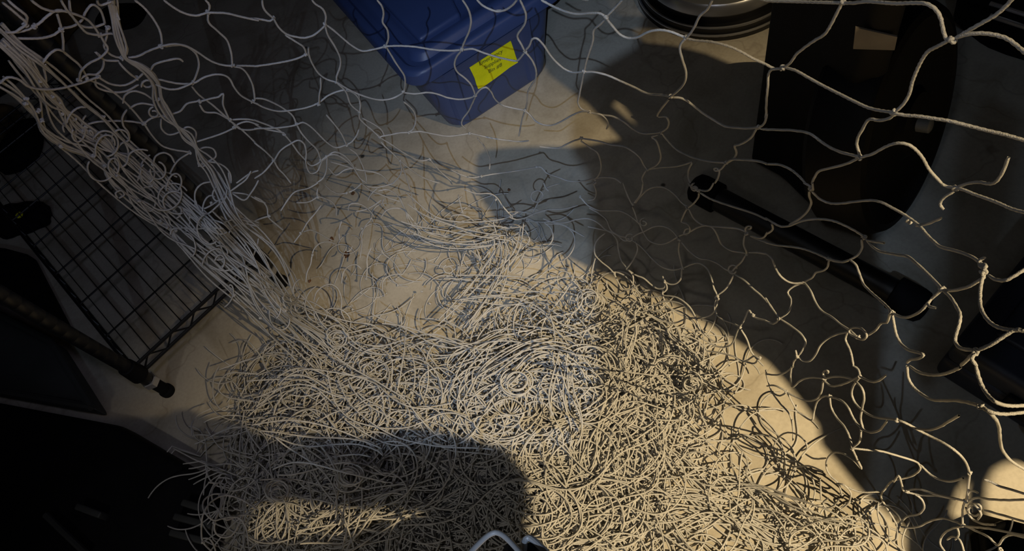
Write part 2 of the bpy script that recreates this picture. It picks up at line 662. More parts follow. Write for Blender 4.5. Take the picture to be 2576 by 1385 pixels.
def prism(b, foot, z0, z1, shift=(0, 0, 0), shrink=1.0, bev=0.01):
    foot = [np.asarray(p, float) * np.array([1, 1, 0]) for p in foot]
    c = sum(foot) / len(foot)
    bm = bmesh.new()
    lo = [bm.verts.new(Vector(p + EZ * z0)) for p in foot]
    hi = [bm.verts.new(Vector(c + (p - c) * shrink + EZ * z1 + np.asarray(shift))) for p in foot]
    n = len(foot)
    bm.faces.new(lo[::-1])
    bm.faces.new(hi)
    for i in range(n):
        bm.faces.new((lo[i], lo[(i + 1) % n], hi[(i + 1) % n], hi[i]))
    bmesh.ops.recalc_face_normals(bm, faces=bm.faces[:])
    if bev:
        bmesh.ops.bevel(bm, geom=bm.edges[:], offset=bev, segments=3, profile=0.5, affect='EDGES')
    bm.verts.ensure_lookup_table()
    b.add([tuple(v.co) for v in bm.verts], [tuple(v.index for v in f.verts) for f in bm.faces])
    bm.free()
    return b


b = MB()
prism(b, [G(1880, 432), G(1962, 478), G(2058, 575), (G(2120, 570)), G(2130, 470), G(2060, 400), G(1960, 380)], 0.035, 0.74, (0.0, .0, 0), 0.9, 0.012)
b.build('upright_shroud', M['black'], mach)
# round cover: a thick upright disc
dc = G(2225, 300, 0.22)
dax = td * np.array([1, 1, 0])
dax = np.array([0.52, -0.80, 0.28])
dax /= np.linalg.norm(dax)
e_a = np.cross(dax, EZ)
e_a /= np.linalg.norm(e_a)
e_b = np.cross(e_a, dax)
b = MB()
q = []
for s, r in ((-.05, .15), (-.05, .175), (-.04, .185), (.03, .185), (.042, .178), (.045, .165), (.040, .155), (.040, .06), (.050, .05), (.052, .02)):
    a = np.arange(64) * 2 * math.pi / 64
    q.append(np.array([dc + dax * s + (e_a * math.cos(x) + e_b * math.sin(x)) * r for x in a]))
b.loft(q)
b.build('round_cover', M['black'], mach)
b = MB()
b.loft([np.array([dc + dax * (.05 + s) + (e_a * math.cos(x) + e_b * math.sin(x)) * r for x in np.arange(20) * 2 * math.pi / 20]) for s, r in ((0, .012), (.02, .012), (.022, .009))])
o = b.build('crank_bolt', M['steel'], mach)
b = MB()
bpy.context.view_layer.update()
hit, hp, hn = scene.ray_cast(bpy.context.evaluated_depsgraph_get(), Vector(CAM), Vector(ray(2200, 92)))[:3]
hp, hn = np.array(hp), np.array(hn)
tq = []
for q in ((2152, 64), (2257, 88), (2250, 121), (2146, 118)):   # stuck flat on the machine's side
    d = ray(*q)
    tq.append(CAM + d * (((hp - CAM) @ hn) / (d @ hn)) + hn * .004)
b.add(tq + [p - hn * .003 for p in tq], [(0, 1, 2, 3), (7, 6, 5, 4)] + [(i, i + 4, (i + 1) % 4 + 4, (i + 1) % 4) for i in range(4)])
o = b.build('paper_tag', M['card'], mach, smooth=False)
o['label'] = 'small tan paper tag'
# black bag beyond the bike
bagc = G(2590, 60)
bag = thing('equipment_bag', 'black soft bag lying behind the exercise bike at the upper right', 'bag', (bagc[0], bagc[1], 0))
b = MB()
q = []
for z, s in ((0.0, .90), (.02, 1.0), (.09, 1.03), (.15, .96), (.185, .72), (.195, .4)):
    pts = []
    for i in range(48):
        a = i * 2 * math.pi / 48
        w = 1 + .06 * math.sin(3 * a + z * 20) + .03 * math.sin(7 * a - z * 30)
        ca, sa = math.cos(a), math.sin(a)
        sx, sy = abs(ca) ** .7 * np.sign(ca), abs(sa) ** .7 * np.sign(sa)
        pts.append(np.array([bagc[0], bagc[1], z]) + (td * .15 * sx + tn * .10 * sy) * s * w)
    q.append(np.array(pts))
b.loft(q)
b.build('bag_body', M['rubber'], bag)
b = MB()
for k in (-.05, .05):
    P = [np.array([bagc[0], bagc[1], 0]) + td * x + tn * k + EZ * z for x, z in ((-.12, .17), (-.08, .21), (0, .225), (.08, .21), (.12, .17))]
    b.tube(spline(P, .01), .007, 8)
b.build('carry_handle', M['black'], bag)
b = MB()
for k in (-1, 1):
    c = G(2535, 38 + 16 * k, .19)
    b.tube([c - td * .03, c + td * .03], .004, 8)
o = b.build('buckle', M['chrome'], bag)
o['label'] = 'small chrome buckle bars'

# dark tool case, right edge
pa, pb2, pc = G(2345, 905), G(2455, 745), G(2590, 1050)
cx1 = G(2470, 985) - G(2335, 900)
cx1 /= np.linalg.norm(cx1)
cy1 = np.array([-cx1[1], cx1[0], 0])
c0 = G(2345, 935)
CL, CW_, CHT = 0.42, 0.34, 0.11
cc = c0 + cx1 * CL / 2 + cy1 * CW_ / 2
case = thing('tool_case', 'dark blue grey plastic case with raised panels lying on the floor at the right', 'case', tuple(cc))
b = MB()
b.box(cc + EZ * .028, cx1 * CL / 2, cy1 * CW_ / 2, EZ * .028, .012)
b.build('case_base', M['navy'], case)
b = MB()
b.box(cc + EZ * .084, cx1 * (CL / 2), cy1 * (CW_ / 2), EZ * .026, .014)
cl = b.build('case_lid', M['navy'], case)
b = MB()
b.box(cc + EZ * .111 - cx1 * .125, cx1 * .05, cy1 * .12, EZ * .006, .006)
b.build('lid_panel', M['navy'], case)
b = MB()
b.box(cc + EZ * .111 + cx1 * .065, cx1 * .125, cy1 * .14, EZ * .006, .006)
b.build('lid_panel', M['navy'], case)
for s in (-.09, .09):
    b = MB()
    b.box(cc + EZ * .058 - cy1 * (CW_ / 2 + .004) + cx1 * s, cx1 * .022, cy1 * .005, EZ * .022, .003)
    b.build('latch', M['black'], case)
b = MB()
b.tube(spline([cc - cy1 * (CW_ / 2) + cx1 * -.05 + EZ * .055, cc - cy1 * (CW_ / 2 + .028) + cx1 * -.045 + EZ * .055, cc - cy1 * (CW_ / 2 + .028) + cx1 * .045 + EZ * .055, cc - cy1 * (CW_ / 2) + cx1 * .05 + EZ * .055], .01), .007, 10)
b.build('handle', M['black'], case)

# ------------------------------------------------------------------ dark things along the left
# leaning dark grey panel box
gx = [G(-60, 760), G(175, 880), G(285, 1052), G(-60, 990)]
gb = thing('plastic_tub', 'dark grey plastic tub in the shadow at the left edge below the shelf', 'tub', tuple(sum(gx) / 4 * np.array([1, 1, 0])))
b = MB()
prism(b, gx, 0.0, 0.05, (0, 0, 0), 0.96, .012)
b.build('tub_body', M['greyp'], gb)
b = MB()
gg = sum(gx) / 4
for i in range(4):
    p, q2 = gg + (gx[i] - gg) * .95, gg + (gx[(i + 1) % 4] - gg) * .95
    b.tube([p * np.array([1, 1, 0]) + EZ * .052, q2 * np.array([1, 1, 0]) + EZ * .052], .008, 8)
b.build('tub_rim', M['greyp'], gb)

bx = [G(-80, 625), G(40, 640), G(96, 655), G(155, 768), G(192, 838), G(150, 826), G(-80, 735)]
bb = sum(bx) / len(bx)
sb = thing('black_box', 'long black box lying beside the wire shelf at the left edge', 'box', (bb[0], bb[1], 0))
b = MB()
prism(b, bx, 0.0, 0.035, (0, 0, 0), 1.0, .008)
b.build('box_body', M['rubber'], sb)
b = MB()
prism(b, [bb + (p - bb) * .93 for p in bx], 0.034, 0.044, (0, 0, 0), .98, .004)
b.build('box_lid', M['black'], sb)

# black slatted crate, bottom left
hz = 0.06
kx = [G(-120, 985, hz), G(290, 1062, hz), G(548, 1214, hz), G(500, 1420, hz), G(380, 1640, hz), G(-120, 1640, hz)]
kc = sum(kx) / len(kx)
RESTS.append(([(kc[0] + (p[0] - kc[0]) * 1.12, kc[1] + (p[1] - kc[1]) * 1.12) for p in kx], hz + .014))
kr = thing('black_crate', 'large black plastic crate with slots filling the dark lower left corner', 'crate', (kc[0], kc[1], 0))
b = MB()
prism(b, kx, 0.0, hz - .01, (0, 0, 0), 1.0, .015)
b.build('crate_body', M['black'], kr)
for (x0, y0, x1, y1) in ((465, 1265, 530, 1285), (445, 1300, 540, 1325), (435, 1340, 520, 1362), (200, 1275, 262, 1298)):
    p, q2 = G(x0, y0, hz), G(x1, y1, hz)
    w = (q2 - p)
    ln = np.linalg.norm(w)
    w /= ln
    wn = np.array([-w[1], w[0], 0])
    b = MB()
    b.box((p + q2) / 2, w * ln / 2, wn * .006, EZ * .012, .003)
    b.build('slat', M['greyp'], kr)
b = MB()
b.tube([G(115, 1295, hz + .005), G(215, 1390, hz + .005)], .006, 8)
b.build('rib', M['greyp'], kr)

# black boot-like bundle with pale tips, left
bp = G(72, 385)
toy = thing('dark_pouch', 'small black pouch with two pale pink tips lying on the floor at the left', 'pouch', (bp[0], bp[1], 0))
b = MB()
ax1 = G(95, 330) - G(55, 400)
ax1 /= np.linalg.norm(ax1)
ax2 = np.array([-ax1[1], ax1[0], 0])
q = []
for z, s in ((0, .8), (.012, 1.0), (.035, 1.0), (.055, .75), (.062, .3)):
    q.append(np.array([bp + EZ * z + (ax1 * .085 * math.cos(a) + ax2 * .05 * math.sin(a)) * s * (1 + .1 * math.sin(3 * a + 1)) for a in np.arange(32) * 2 * math.pi / 32]))
b.loft(q)
b.build('pouch_body', M['rubber'], toy)
for (x0, y0, x1, y1) in ((92, 344, 114, 334), (80, 388, 73, 412)):
    b = MB()
    p, q2 = G(x0, y0, .015), G(x1, y1, .012)
    b.tube(spline([p, (p + q2) / 2 + EZ * .003, q2], .004), [.008] + [.0085] * 0 + [.0075] * (len(spline([p, (p + q2) / 2 + EZ * .003, q2], .004)) - 2) + [.003], 10)
    o = b.build('tip', M['pink'], toy)
    o['label'] = 'pale pink tip'

# brown mottled bags upper left
def lump(name, label, cat, px, py, rx, ry, hgt, material, rot=0.0, knot=True):
    c = G(px, py)
    t = thing(name, label, cat, (c[0], c[1], 0))
    d1 = np.array([math.cos(rot), math.sin(rot), 0])
    d2 = np.array([-d1[1], d1[0], 0])
    b = MB()
    q = []
    for z, s in ((0, .85), (.08, 1.0), (.35, 1.04), (.65, .93), (.88, .62), (.98, .25)):
        q.append(np.array([c + EZ * z * hgt + (d1 * rx * math.cos(a) + d2 * ry * math.sin(a)) * s *
                           (1 + .07 * math.sin(4 * a + 3 * z + px) + .05 * math.sin(9 * a - 5 * z)) for a in np.arange(40) * 2 * math.pi / 40]))
    b.loft(q)
    b.build('bag_body', material, t)
    if knot:
        b = MB()
        b.tube(spline([c + EZ * hgt * .9 - d1 * rx * .35, c + EZ * hgt * 1.12 - d1 * rx * .2, c + EZ * hgt * 1.15 + d1 * rx * .2, c + EZ * hgt * .9 + d1 * rx * .35], .01), .008, 8)
        b.build('carry_strap', M['rubber'], t)
    return t


lump('camouflage_bag', 'brown mottled camouflage bag behind the net in the upper left corner', 'bag', 135, 62, .14, .13, .16, M['camo'], .6)
lump('duffel_bag', 'black duffel bag between the net strands at the upper left edge', 'bag', -20, 205, .12, .09, .13, M['rubber'], 2.3)
lump('mottled_sack', 'small brown mottled sack on the floor at the far left edge', 'sack', 8, 330, .06, .07, .07, M['camo'], 1.2, False)
lump('cable_reel', 'black lump with a small yellow green glint beside the shelf wires', 'cable bundle', 60, 560, .085, .045, .05, M['rubber'], -.3, False)
o = bpy.data.objects['cable_reel']
b = MB()
p = G(52, 543, .052)
b.loft([ring(p, r, p[2] + z, 16) for r, z in ((.006, 0), (.0085, .003), (.008, .007), (.004, .0095))])
gl = b.build('glint_dot', M['yellow'], o)  # the glint is set as a solid yellow dot on the lump
gl['label'] = 'small yellow green glint'

c = G(308, 47)
pad = thing('rubber_foot_pad', 'flat black oval pad lying on the floor right of the hanging strands', 'pad', (c[0], c[1], 0))
b = MB()
d1 = G(355, 45) - G(265, 47)
d1 /= np.linalg.norm(d1)
d2 = np.array([-d1[1], d1[0], 0])
b.loft([np.array([c + EZ * z + d1 * .082 * s * (abs(math.cos(a)) ** .7) * np.sign(math.cos(a)) + d2 * .05 * s * (abs(math.sin(a)) ** .7) * np.sign(math.sin(a)) for a in np.arange(40) * 2 * math.pi / 40])
        for z, s in ((0, .97), (.003, 1), (.012, 1), (.016, .95), (.016, .8), (.013, .75))])
b.build('pad_body', M['rubber'], pad)

# grey bent tube frame, bottom edge
def D(px, py, d):
    return CAM + ray(px, py) * d


ft = [D(1120, 1480, .80), D(1172, 1402, .83), D(1205, 1366, .84), D(1229, 1345, .845), D(1247, 1338, .845), D(1265, 1345, .84), D(1288, 1366, .83), D(1320, 1402, .81), D(1400, 1490, .76)]
ft0 = ft[4]
fr = thing('folding_frame', 'pale grey bent tube frame with a black panel poking up at the bottom edge', 'frame', (ft0[0], ft0[1], 0))
b = MB()
low1, low2 = np.array([ft[0][0] - .10, -.16, .006]), np.array([ft[-1][0] + .06, -.20, .006])
b.tube(spline([low1] + ft + [low2], .008), .0031, 12)
b.build('bent_tube', M['greytube'], fr)
b = MB()
P = [D(1318, 1470, .80), D(1318, 1380, .83), D(1321, 1356, .835), D(1332, 1352, .835), D(1345, 1360, .83), D(1400, 1415, .80), D(1450, 1470, .77), low2 + np.array([.05, .05, 0])]
b.tube(spline([low1 + np.array([.25, -.02, 0])] + P, .008), .0036, 10)
b.build('bent_tube', M['greytube'], fr)
b = MB()
pv = [D(1268, 1372, .85), D(1280, 1364, .85), D(1312, 1392, .83), D(1312, 1470, .80), D(1262, 1470, .80)]
nv = ray(1290, 1380) * .006
b.add(pv + [p + nv for p in pv], [(0, 1, 2, 3, 4), (9, 8, 7, 6, 5)] + [(i, i + 5, (i + 1) % 5 + 5, (i + 1) % 5) for i in range(5)])
pv = [D(1326, 1366, .835), D(1336, 1362, .835), D(1372, 1398, .82), D(1430, 1470, .79), D(1322, 1470, .80)]
b.add(pv + [p + nv for p in pv], [(0, 1, 2, 3, 4), (9, 8, 7, 6, 5)] + [(i, i + 5, (i + 1) % 5 + 5, (i + 1) % 5) for i in range(5)])
b.build('black_panel', M['black'], fr, smooth=False)

cxp = [G(2436, 1344), G(2500, 1316), G(2610, 1345), G(2660, 1460), G(2450, 1460)]
cxb = sum(cxp) / 5
RESTS.append(([tuple((cxb + (p - cxb) * 1.12)[:2]) for p in cxp], .058))
t = thing('black_case', 'black hard case poking into the lower right corner under loose loops', 'case', (cxb[0], cxb[1], 0))
b = MB()
prism(b, cxp, 0, .03, (0, 0, 0), .97, .006)
b.build('case_base', M['rubber'], t)
b = MB()
prism(b, [cxb + (p - cxb) * .97 for p in cxp], .031, .052, (0, 0, 0), .95, .006)
b.build('case_lid', M['black'], t)

# dry leaf crumbs on the floor
for (px, py, s) in ((834, 601, .006), (872, 640, .009), (888, 487, .005), (779, 707, .004), (1280, 478, .004)):
    c = G(px, py)
    b = MB()
    k = 9
    rr = [s * rng.uniform(.6, 1.1) for _ in range(k)]
    outl = [c + np.array([rr[i] * math.cos(i * 2 * math.pi / k), rr[i] * math.sin(i * 2 * math.pi / k), .002]) for i in range(k)]
    low = [p * np.array([1, 1, 0]) for p in outl]
    b.add(outl + low + [c + EZ * .005], [(i, (i + 1) % k, 2 * k) for i in range(k)] + [(i, i + k, (i + 1) % k + k, (i + 1) % k) for i in range(k)])
    o = b.build('leaf_crumb', M['leaf'])
    tag(o, 'tiny brown leaf crumb lying on the lit floor between the net strands', 'leaf crumb', 'leaf crumbs on the floor')

# ------------------------------------------------------------------ the net
# distances of the hanging net from the phone, spread smoothly between these places
ANCH = [(0, 0, .72), (100, 150, .78), (300, 20, .82), (400, 110, .84), (600, 40, .86), (590, 160, .92), (960, 120, .94), (850, 60, .9), (1300, 130, .86),
        (1380, 30, .76), (1520, 45, .70), (1720, 95, .68), (1690, 240, .74), (1950, 170, .66), (1900, 320, .72), (2115, 5, .56), (2390, 100, .5),
        (2576, 0, .48), (2576, 140, .48), (2250, 280, .56), (2160, 395, .62), (2400, 470, .62), (2576, 530, .58), (2050, 475, .72), (1825, 410, .86),
        (1660, 330, .92), (1480, 280, .97), (1200, 240, 1.04), (1010, 230, 1.06), (640, 260, 1.02), (800, 400, 1.2), (1000, 400, 1.28), (1250, 400, 1.4),
        (1500, 450, 1.2), (1630, 425, 1.08), (1600, 510, 1.14), (1760, 480, .92), (1950, 560, .82), (2170, 595, .80), (1880, 590, .97), (2090, 650, .86),
        (2480, 680, .56), (2240, 785, .68), (2450, 880, .52), (2580, 830, .5), (2500, 1010, .49), (2290, 890, .66), (2460, 1020, .55), (1850, 690, 1.07),
        (2020, 710, .96), (1960, 800, .97), (1720, 670, 1.18), (1600, 600, 1.25), (1800, 740, 1.12), (1860, 820, 1.08), (2160, 840, .82), (2000, 890, .95),
        (2150, 960, .85), (1910, 900, 1.1), (2145, 1125, .92), (2260, 1060, .8), (2440, 1190, .86), (2030, 1030, 1.12), (2310, 1160, 1.0), (2280, 1320, 1.2),
        (1950, 1120, 1.28), (2420, 1310, 1.05), (200, 300, .98), (350, 450, 1.12), (550, 480, 1.18), (600, 600, 1.28), (450, 560, 1.22), (750, 750, 1.44),
        (850, 870, 1.48), (1100, 500, 1.45), (1300, 600, 1.46), (1500, 700, 1.38), (900, 600, 1.5), (640, 700, 1.20), (560, 560, 1.08), (715, 780, 1.30), (1650, 800, 1.3), (1850, 960, 1.25), (0, 300, .85),
        (520, 1300, 1.22), (620, 1300, 1.26), (600, 950, 1.46), (520, 1000, 1.5), (1300, 900, 1.36), (1000, 1200, 1.33), (1500, 1300, 1.28), (1100, 750, 1.44)]
_A = np.array(ANCH)
_A[:, 2] *= 1 + .18 * np.clip((1.35 - _A[:, 2]) / .6, 0, 1)
_X = _A[:, :2] / 1000.0
_K = np.linalg.norm(_X[:, None] - _X[None], axis=2)
_n = len(_A)
_S = np.zeros((_n + 3, _n + 3))
_S[:_n, :_n] = _K - np.eye(_n) * 0.02
_S[:_n, _n] = 1
_S[:_n, _n + 1:] = _X
_S[_n:, :_n] = _S[:_n, _n:].T
_W = np.linalg.solve(_S, np.concatenate([_A[:, 2], [0, 0, 0]]))


def rays(P):
    d = FW[None] + RT[None] * ((P[:, :1] - CX) / FPX) + UP[None] * ((CY - P[:, 1:2]) / FPX)
    return d / np.linalg.norm(d, axis=1, keepdims=True)


def drape(P, off=0.0, floor_gap=0.006):
    """places on the hanging net for sight lines P; never under the floor"""
    P = np.asarray(P, float)
    X = P / 1000.0
    d = np.linalg.norm(X[:, None] - _X[None], axis=2) @ _W[:_n] + _W[_n] + X @ _W[_n + 1:]
    r = rays(P)
    df = (H - floor_gap) / (-r[:, 2])
    d = np.minimum(np.maximum(d + off, 0.4), df)
    return CAM + r * d[:, None]


hang, gather, heap = Cords(), Cords(), Cords()
R_C = 0.0013


def tile(ox, oy, s=1957 / 650.0):
    return lambda pts: [(ox + x / s, oy + y / s) for x, y in pts]


T1, T2, T3, T4 = tile(0, 0), tile(640, 0), tile(1280, 0), tile(1926, 0)
T5, T6, T7, T8 = tile(0, 460), tile(640, 460), tile(1280, 460), tile(1926, 460)
_b = 1936 / 650.0
B1, B2, B3, B4 = tile(0, 920, _b), tile(640, 920, _b), tile(1280, 920, _b), tile(1926, 920, _b)


def strands(T, text, cords=None, off=None, r=R_C, gap=0.006):
    cords = cords if cords is not None else hang
    for line in text.strip().split('\n'):
        v = [float(x) for x in line.replace(',', ' ').split()]
        pts = T(list(zip(v[0::2], v[1::2])))
        P = spline(pts, 7.0)
        o = off if off is not None else rng.normal(0, 0.003)
        W = drape(P, o, gap)
        s = np.linspace(0, 1, len(W))
        wob = rng.normal(0, 1, 3)
        W = W + np.sin(s * math.pi)[:, None] * 0.002 * wob
        W[:, 2] = np.maximum(W[:, 2], 0.002)
        cords.cord(W, r, 9, 0.16)


def knot(c, r=R_C, size=1.0, cords=None):
    """a small overhand knot"""
    cords = cords if cords is not None else hang
    c = np.asarray(c)
    a = rng.normal(size=3)
    a /= np.linalg.norm(a)
    bb = np.cross(a, rng.normal(size=3))
    bb /= np.linalg.norm(bb)
    cc = np.cross(a, bb)
    t = np.linspace(0, 2 * math.pi * 0.96, 22)
    K = .85 * r * size
    X = (np.sin(t) + 2 * np.sin(2 * t)) * .62
    Y = (np.cos(t) - 2 * np.cos(2 * t)) * .62
    Z = -np.sin(3 * t) * 1.0
    cords.cord(c + K * (X[:, None] * a + Y[:, None] * bb + Z[:, None] * cc), r * .95, 6)


def knots(T, text, size=1.0, cords=None):
    v = [float(x) for x in text.replace(',', ' ').split()]
    P = np.array(T(list(zip(v[0::2], v[1::2]))))
    for c in drape(P):
        knot(c, size=size, cords=cords)


def rings(T, text):
    """little closed loops of slack cord: x, y, radius"""
    for line in text.strip().split('\n'):
        x, y, q = [float(v) for v in line.replace(',', ' ').split()]
        a = np.linspace(0, 2 * math.pi * 1.03, 16) + rng.uniform(0, 6)
        P = np.array(T(list(zip(x + q * np.cos(a), y + q * .85 * np.sin(a)))))
        hang.cord(drape(P, -.002) + np.linspace(0, .003, 16)[:, None], R_C, 8, .16)


strands(T2, """
60,0 100,70 145,137
-60,140 0,150 60,162 115,165 145,140
145,137 175,200 230,250 300,270 370,278 450,255 533,195
435,0 455,30 505,65 533,120 535,180
535,180 600,225 680,290 750,345 825,385 900,375 988,353
535,190 550,270 600,360 640,450 640,510 620,580 622,620
930,0 955,50 960,110 950,170 990,230 1005,290 995,350
988,350 1100,343 1230,348 1350,368 1470,380 1570,378
1000,355 1050,420 1110,500 1145,560 1145,640 1130,695
1575,0 1600,60 1610,150 1595,240 1578,310 1570,370
1570,378 1650,370 1720,395 1830,430 1957,458 1985,460 2045,400
1570,380 1535,430 1522,490 1545,545 1600,590 1645,640 1665,690 1672,725
1128,700 1220,710 1330,700 1400,712 1480,740 1570,752 1640,740 1672,725
1672,725 1710,685 1750,675 1785,710 1815,770 1870,815 1957,831 2045,835
1672,735 1665,800 1645,860 1590,920 1578,950 1600,972
1128,700 1060,735 980,752 900,745 800,715 720,680 650,640 622,622
0,502 120,495 240,475 320,450 390,412
235,265 330,300 385,335 398,370 390,412
408,360 412,420 440,500 490,575 550,610 622,622
500,590 505,650 495,700 488,790
622,625 690,690 730,790 795,848
0,775 80,820 180,848 280,845 400,825 485,792 560,735 640,700 700,690 760,715 800,770 798,848
795,855 790,910 830,965 880,1000 950,1040
950,1035 1040,1025 1110,1010 1168,1003
1168,1003 1250,990 1340,1003 1460,1022 1540,1018 1632,1010
1130,770 1180,810 1220,860 1230,920 1205,980 1168,1003
950,1040 1050,1100 1150,1165 1260,1215 1330,1205
820,895 900,935 960,980 985,1030
0,972 100,968 200,960 318,938 370,918 430,950 500,1020 560,1080 620,1115 697,1097
697,1097 750,1070 785,1020 790,980
545,870 600,930 660,1010 697,1095
318,940 350,1000 410,1070 470,1130 500,1205
0,745 60,750 150,790 230,835 290,880 318,938
0,908 100,945 180,980 225,1017 280,1080 330,1150 385,1210
0,935 60,970 120,990 225,1005
0,1350 60,1310 145,1210 190,1140 260,1090 330,1060 370,1090 385,1150 385,1240 420,1310 470,1300 510,1220
0,1080 70,1130 145,1205
150,1220 200,1290 240,1330 275,1385
385,1215 430,1250 480,1230 500,1212 560,1165 620,1160 690,1200 750,1260 790,1330 830,1385
510,1220 545,1190 600,1150 680,1180 740,1250 800,1350 850,1385
550,1190 555,1280 530,1340 470,1385
580,1225 650,1250 770,1290 900,1310 960,1330 1020,1385
560,1270 610,1330 680,1290 770,1270
720,1125 780,1170 820,1240 850,1330 850,1385
1103,1215 1100,1300 1070,1360 1050,1385
1103,1215 1160,1270 1250,1335 1340,1370 1400,1385
960,1075 1050,1140 1103,1213
1110,1240 1140,1310 1165,1385
1330,1205 1355,1240 1420,1310 1490,1370
1490,1285 1560,1320 1640,1345 1720,1335 1800,1320 1957,1298 2030,1285 2125,1268
1690,1045 1750,1110 1785,1200 1780,1280
1640,1010 1720,1020 1850,1045 1960,1065
700,690 780,720 800,790
""")
knots(T2, "145,137 533,180 988,353 1570,375 1128,695 1672,725 390,412 622,622 485,792 795,848 318,938 697,1097 1168,1003 950,1040 145,1210 500,1212 1103,1213 225,1017 1720,1335 545,1185 1632,1010 1330,1205")

strands(T3, """
85,0 110,60 130,120 125,190 65,285 95,340 122,390
245,0 330,40 440,80 520,92 620,88 690,97 735,130
405,-100 560,-10 600,0
860,0 800,70 735,130
735,135 790,215 830,265 890,293 960,285 1030,250 1110,232 1200,240 1290,268 1340,285
1540,0 1500,65 1440,115 1410,180 1380,240 1345,285
1345,290 1420,303 1530,308 1620,325 1700,350 1780,390 1850,435 1957,490
725,150 680,185 638,215 630,290 600,390 580,470 570,540
122,385 155,345 180,290 210,283 260,325 310,400 370,470 430,520 490,545 570,540
130,400 170,450 200,520 200,590 165,650 145,690 140,770
570,545 650,548 750,575 850,620 950,665 1060,715 1150,720 1225,730
568,550 550,640 535,720 525,770 550,820 610,845
1340,290 1300,330 1292,370 1310,450 1335,540 1325,620 1280,680 1225,730
1230,735 1310,740 1380,785 1450,840 1530,890 1620,940 1720,955 1810,965 1890,962
1215,750 1160,810 1115,885 1180,890 1205,930 1195,970 1155,1000
120,835 160,865 210,915 280,940 340,940 410,910 480,870 550,843 610,845
610,850 700,865 780,875 850,910 920,965 990,1000 1080,1005 1155,1000
640,860 710,880 755,920 760,950 740,975
1160,1010 1210,1070 1270,1130 1350,1175 1430,1205 1530,1225 1640,1230
1880,970 1830,1040 1740,1090 1710,1095 1725,1150 1700,1200 1645,1235
1890,962 1957,975
1900,955 1940,900 1957,860
1650,1230 1690,1215 1800,1220 1890,1225 1957,1240
1640,1240 1600,1275 1560,1285 1545,1270 1565,1260 1585,1285 1580,1340 1560,1385
1130,1020 1090,1040 1130,1070 1160,1140 1165,1210 1130,1255 1050,1283
1050,1283 1120,1272 1250,1265 1330,1245 1370,1232 1350,1290 1355,1350 1375,1385
1040,1290 1025,1330 1020,1385
550,1048 670,1075 750,1105 850,1120 920,1155 980,1200 1015,1250 1045,1280
235,1110 310,1122 380,1125 430,1100 490,1070 550,1048
580,1090 630,1130 690,1170 715,1240 710,1300 680,1340 650,1355
200,1268 240,1265 290,1315 370,1345 450,1375 540,1380 600,1370 650,1355 740,1345 810,1355 850,1385
140,770 125,830 100,900 75,1030
0,1065 60,1070 150,1065
550,1048 580,1090
""")
strands(tile(0, 0, 1.0), """
1200,0 1210,12 1225,21 1245,27 1268,22 1288,10 1300,0
1245,27 1262,26
""")
knots(T3, "122,390 735,130 1340,285 570,540 1225,730 610,848 1890,962 1155,1003 1645,1230 1050,1283 550,1045 650,1358 122,835 210,1265")

strands(T4, """
-90,-30 0,0 200,5 400,8 580,10 660,12 760,0 860,5 1000,15 1120,12 1220,20 1290,65 1330,140 1345,220 1370,290 1410,305
580,20 545,90 500,180 460,240 380,290 310,340 240,400 190,470 130,515
0,485 60,505 128,513
150,512 220,530 330,590 440,650 560,710 680,770 780,815 860,835 965,850
110,520 60,525 48,560 55,640 45,740 20,850 0,900
1440,290 1530,230 1640,165 1750,100 1850,10 1890,-40
1440,285 1500,270 1580,268 1680,285 1780,315 1870,360 1970,405
1380,310 1290,360 1220,400 1170,470 1130,550 1100,630 1080,720 1040,790 990,840
968,855 1060,858 1180,852 1300,858 1420,870 1560,905 1700,950 1820,995 1970,1065
968,870 930,895 850,912 765,905 720,970 685,1040 680,1090 705,1160 710,1190
0,980 100,985 220,995 330,1020 430,1090 520,1140 620,1170 710,1185
720,1190 800,1165 890,1110 970,1080 1050,1085 1110,1120 1170,1185 1230,1280 1330,1385
700,1200 620,1225 510,1245 420,1275 380,1330 350,1385
0,1240 100,1255 180,1295 250,1345 300,1385
1640,1385 1740,1350 1800,1280 1840,1190
""")
knots(T4, "585,12 128,515 1410,303 968,852 710,1190", 1.15)

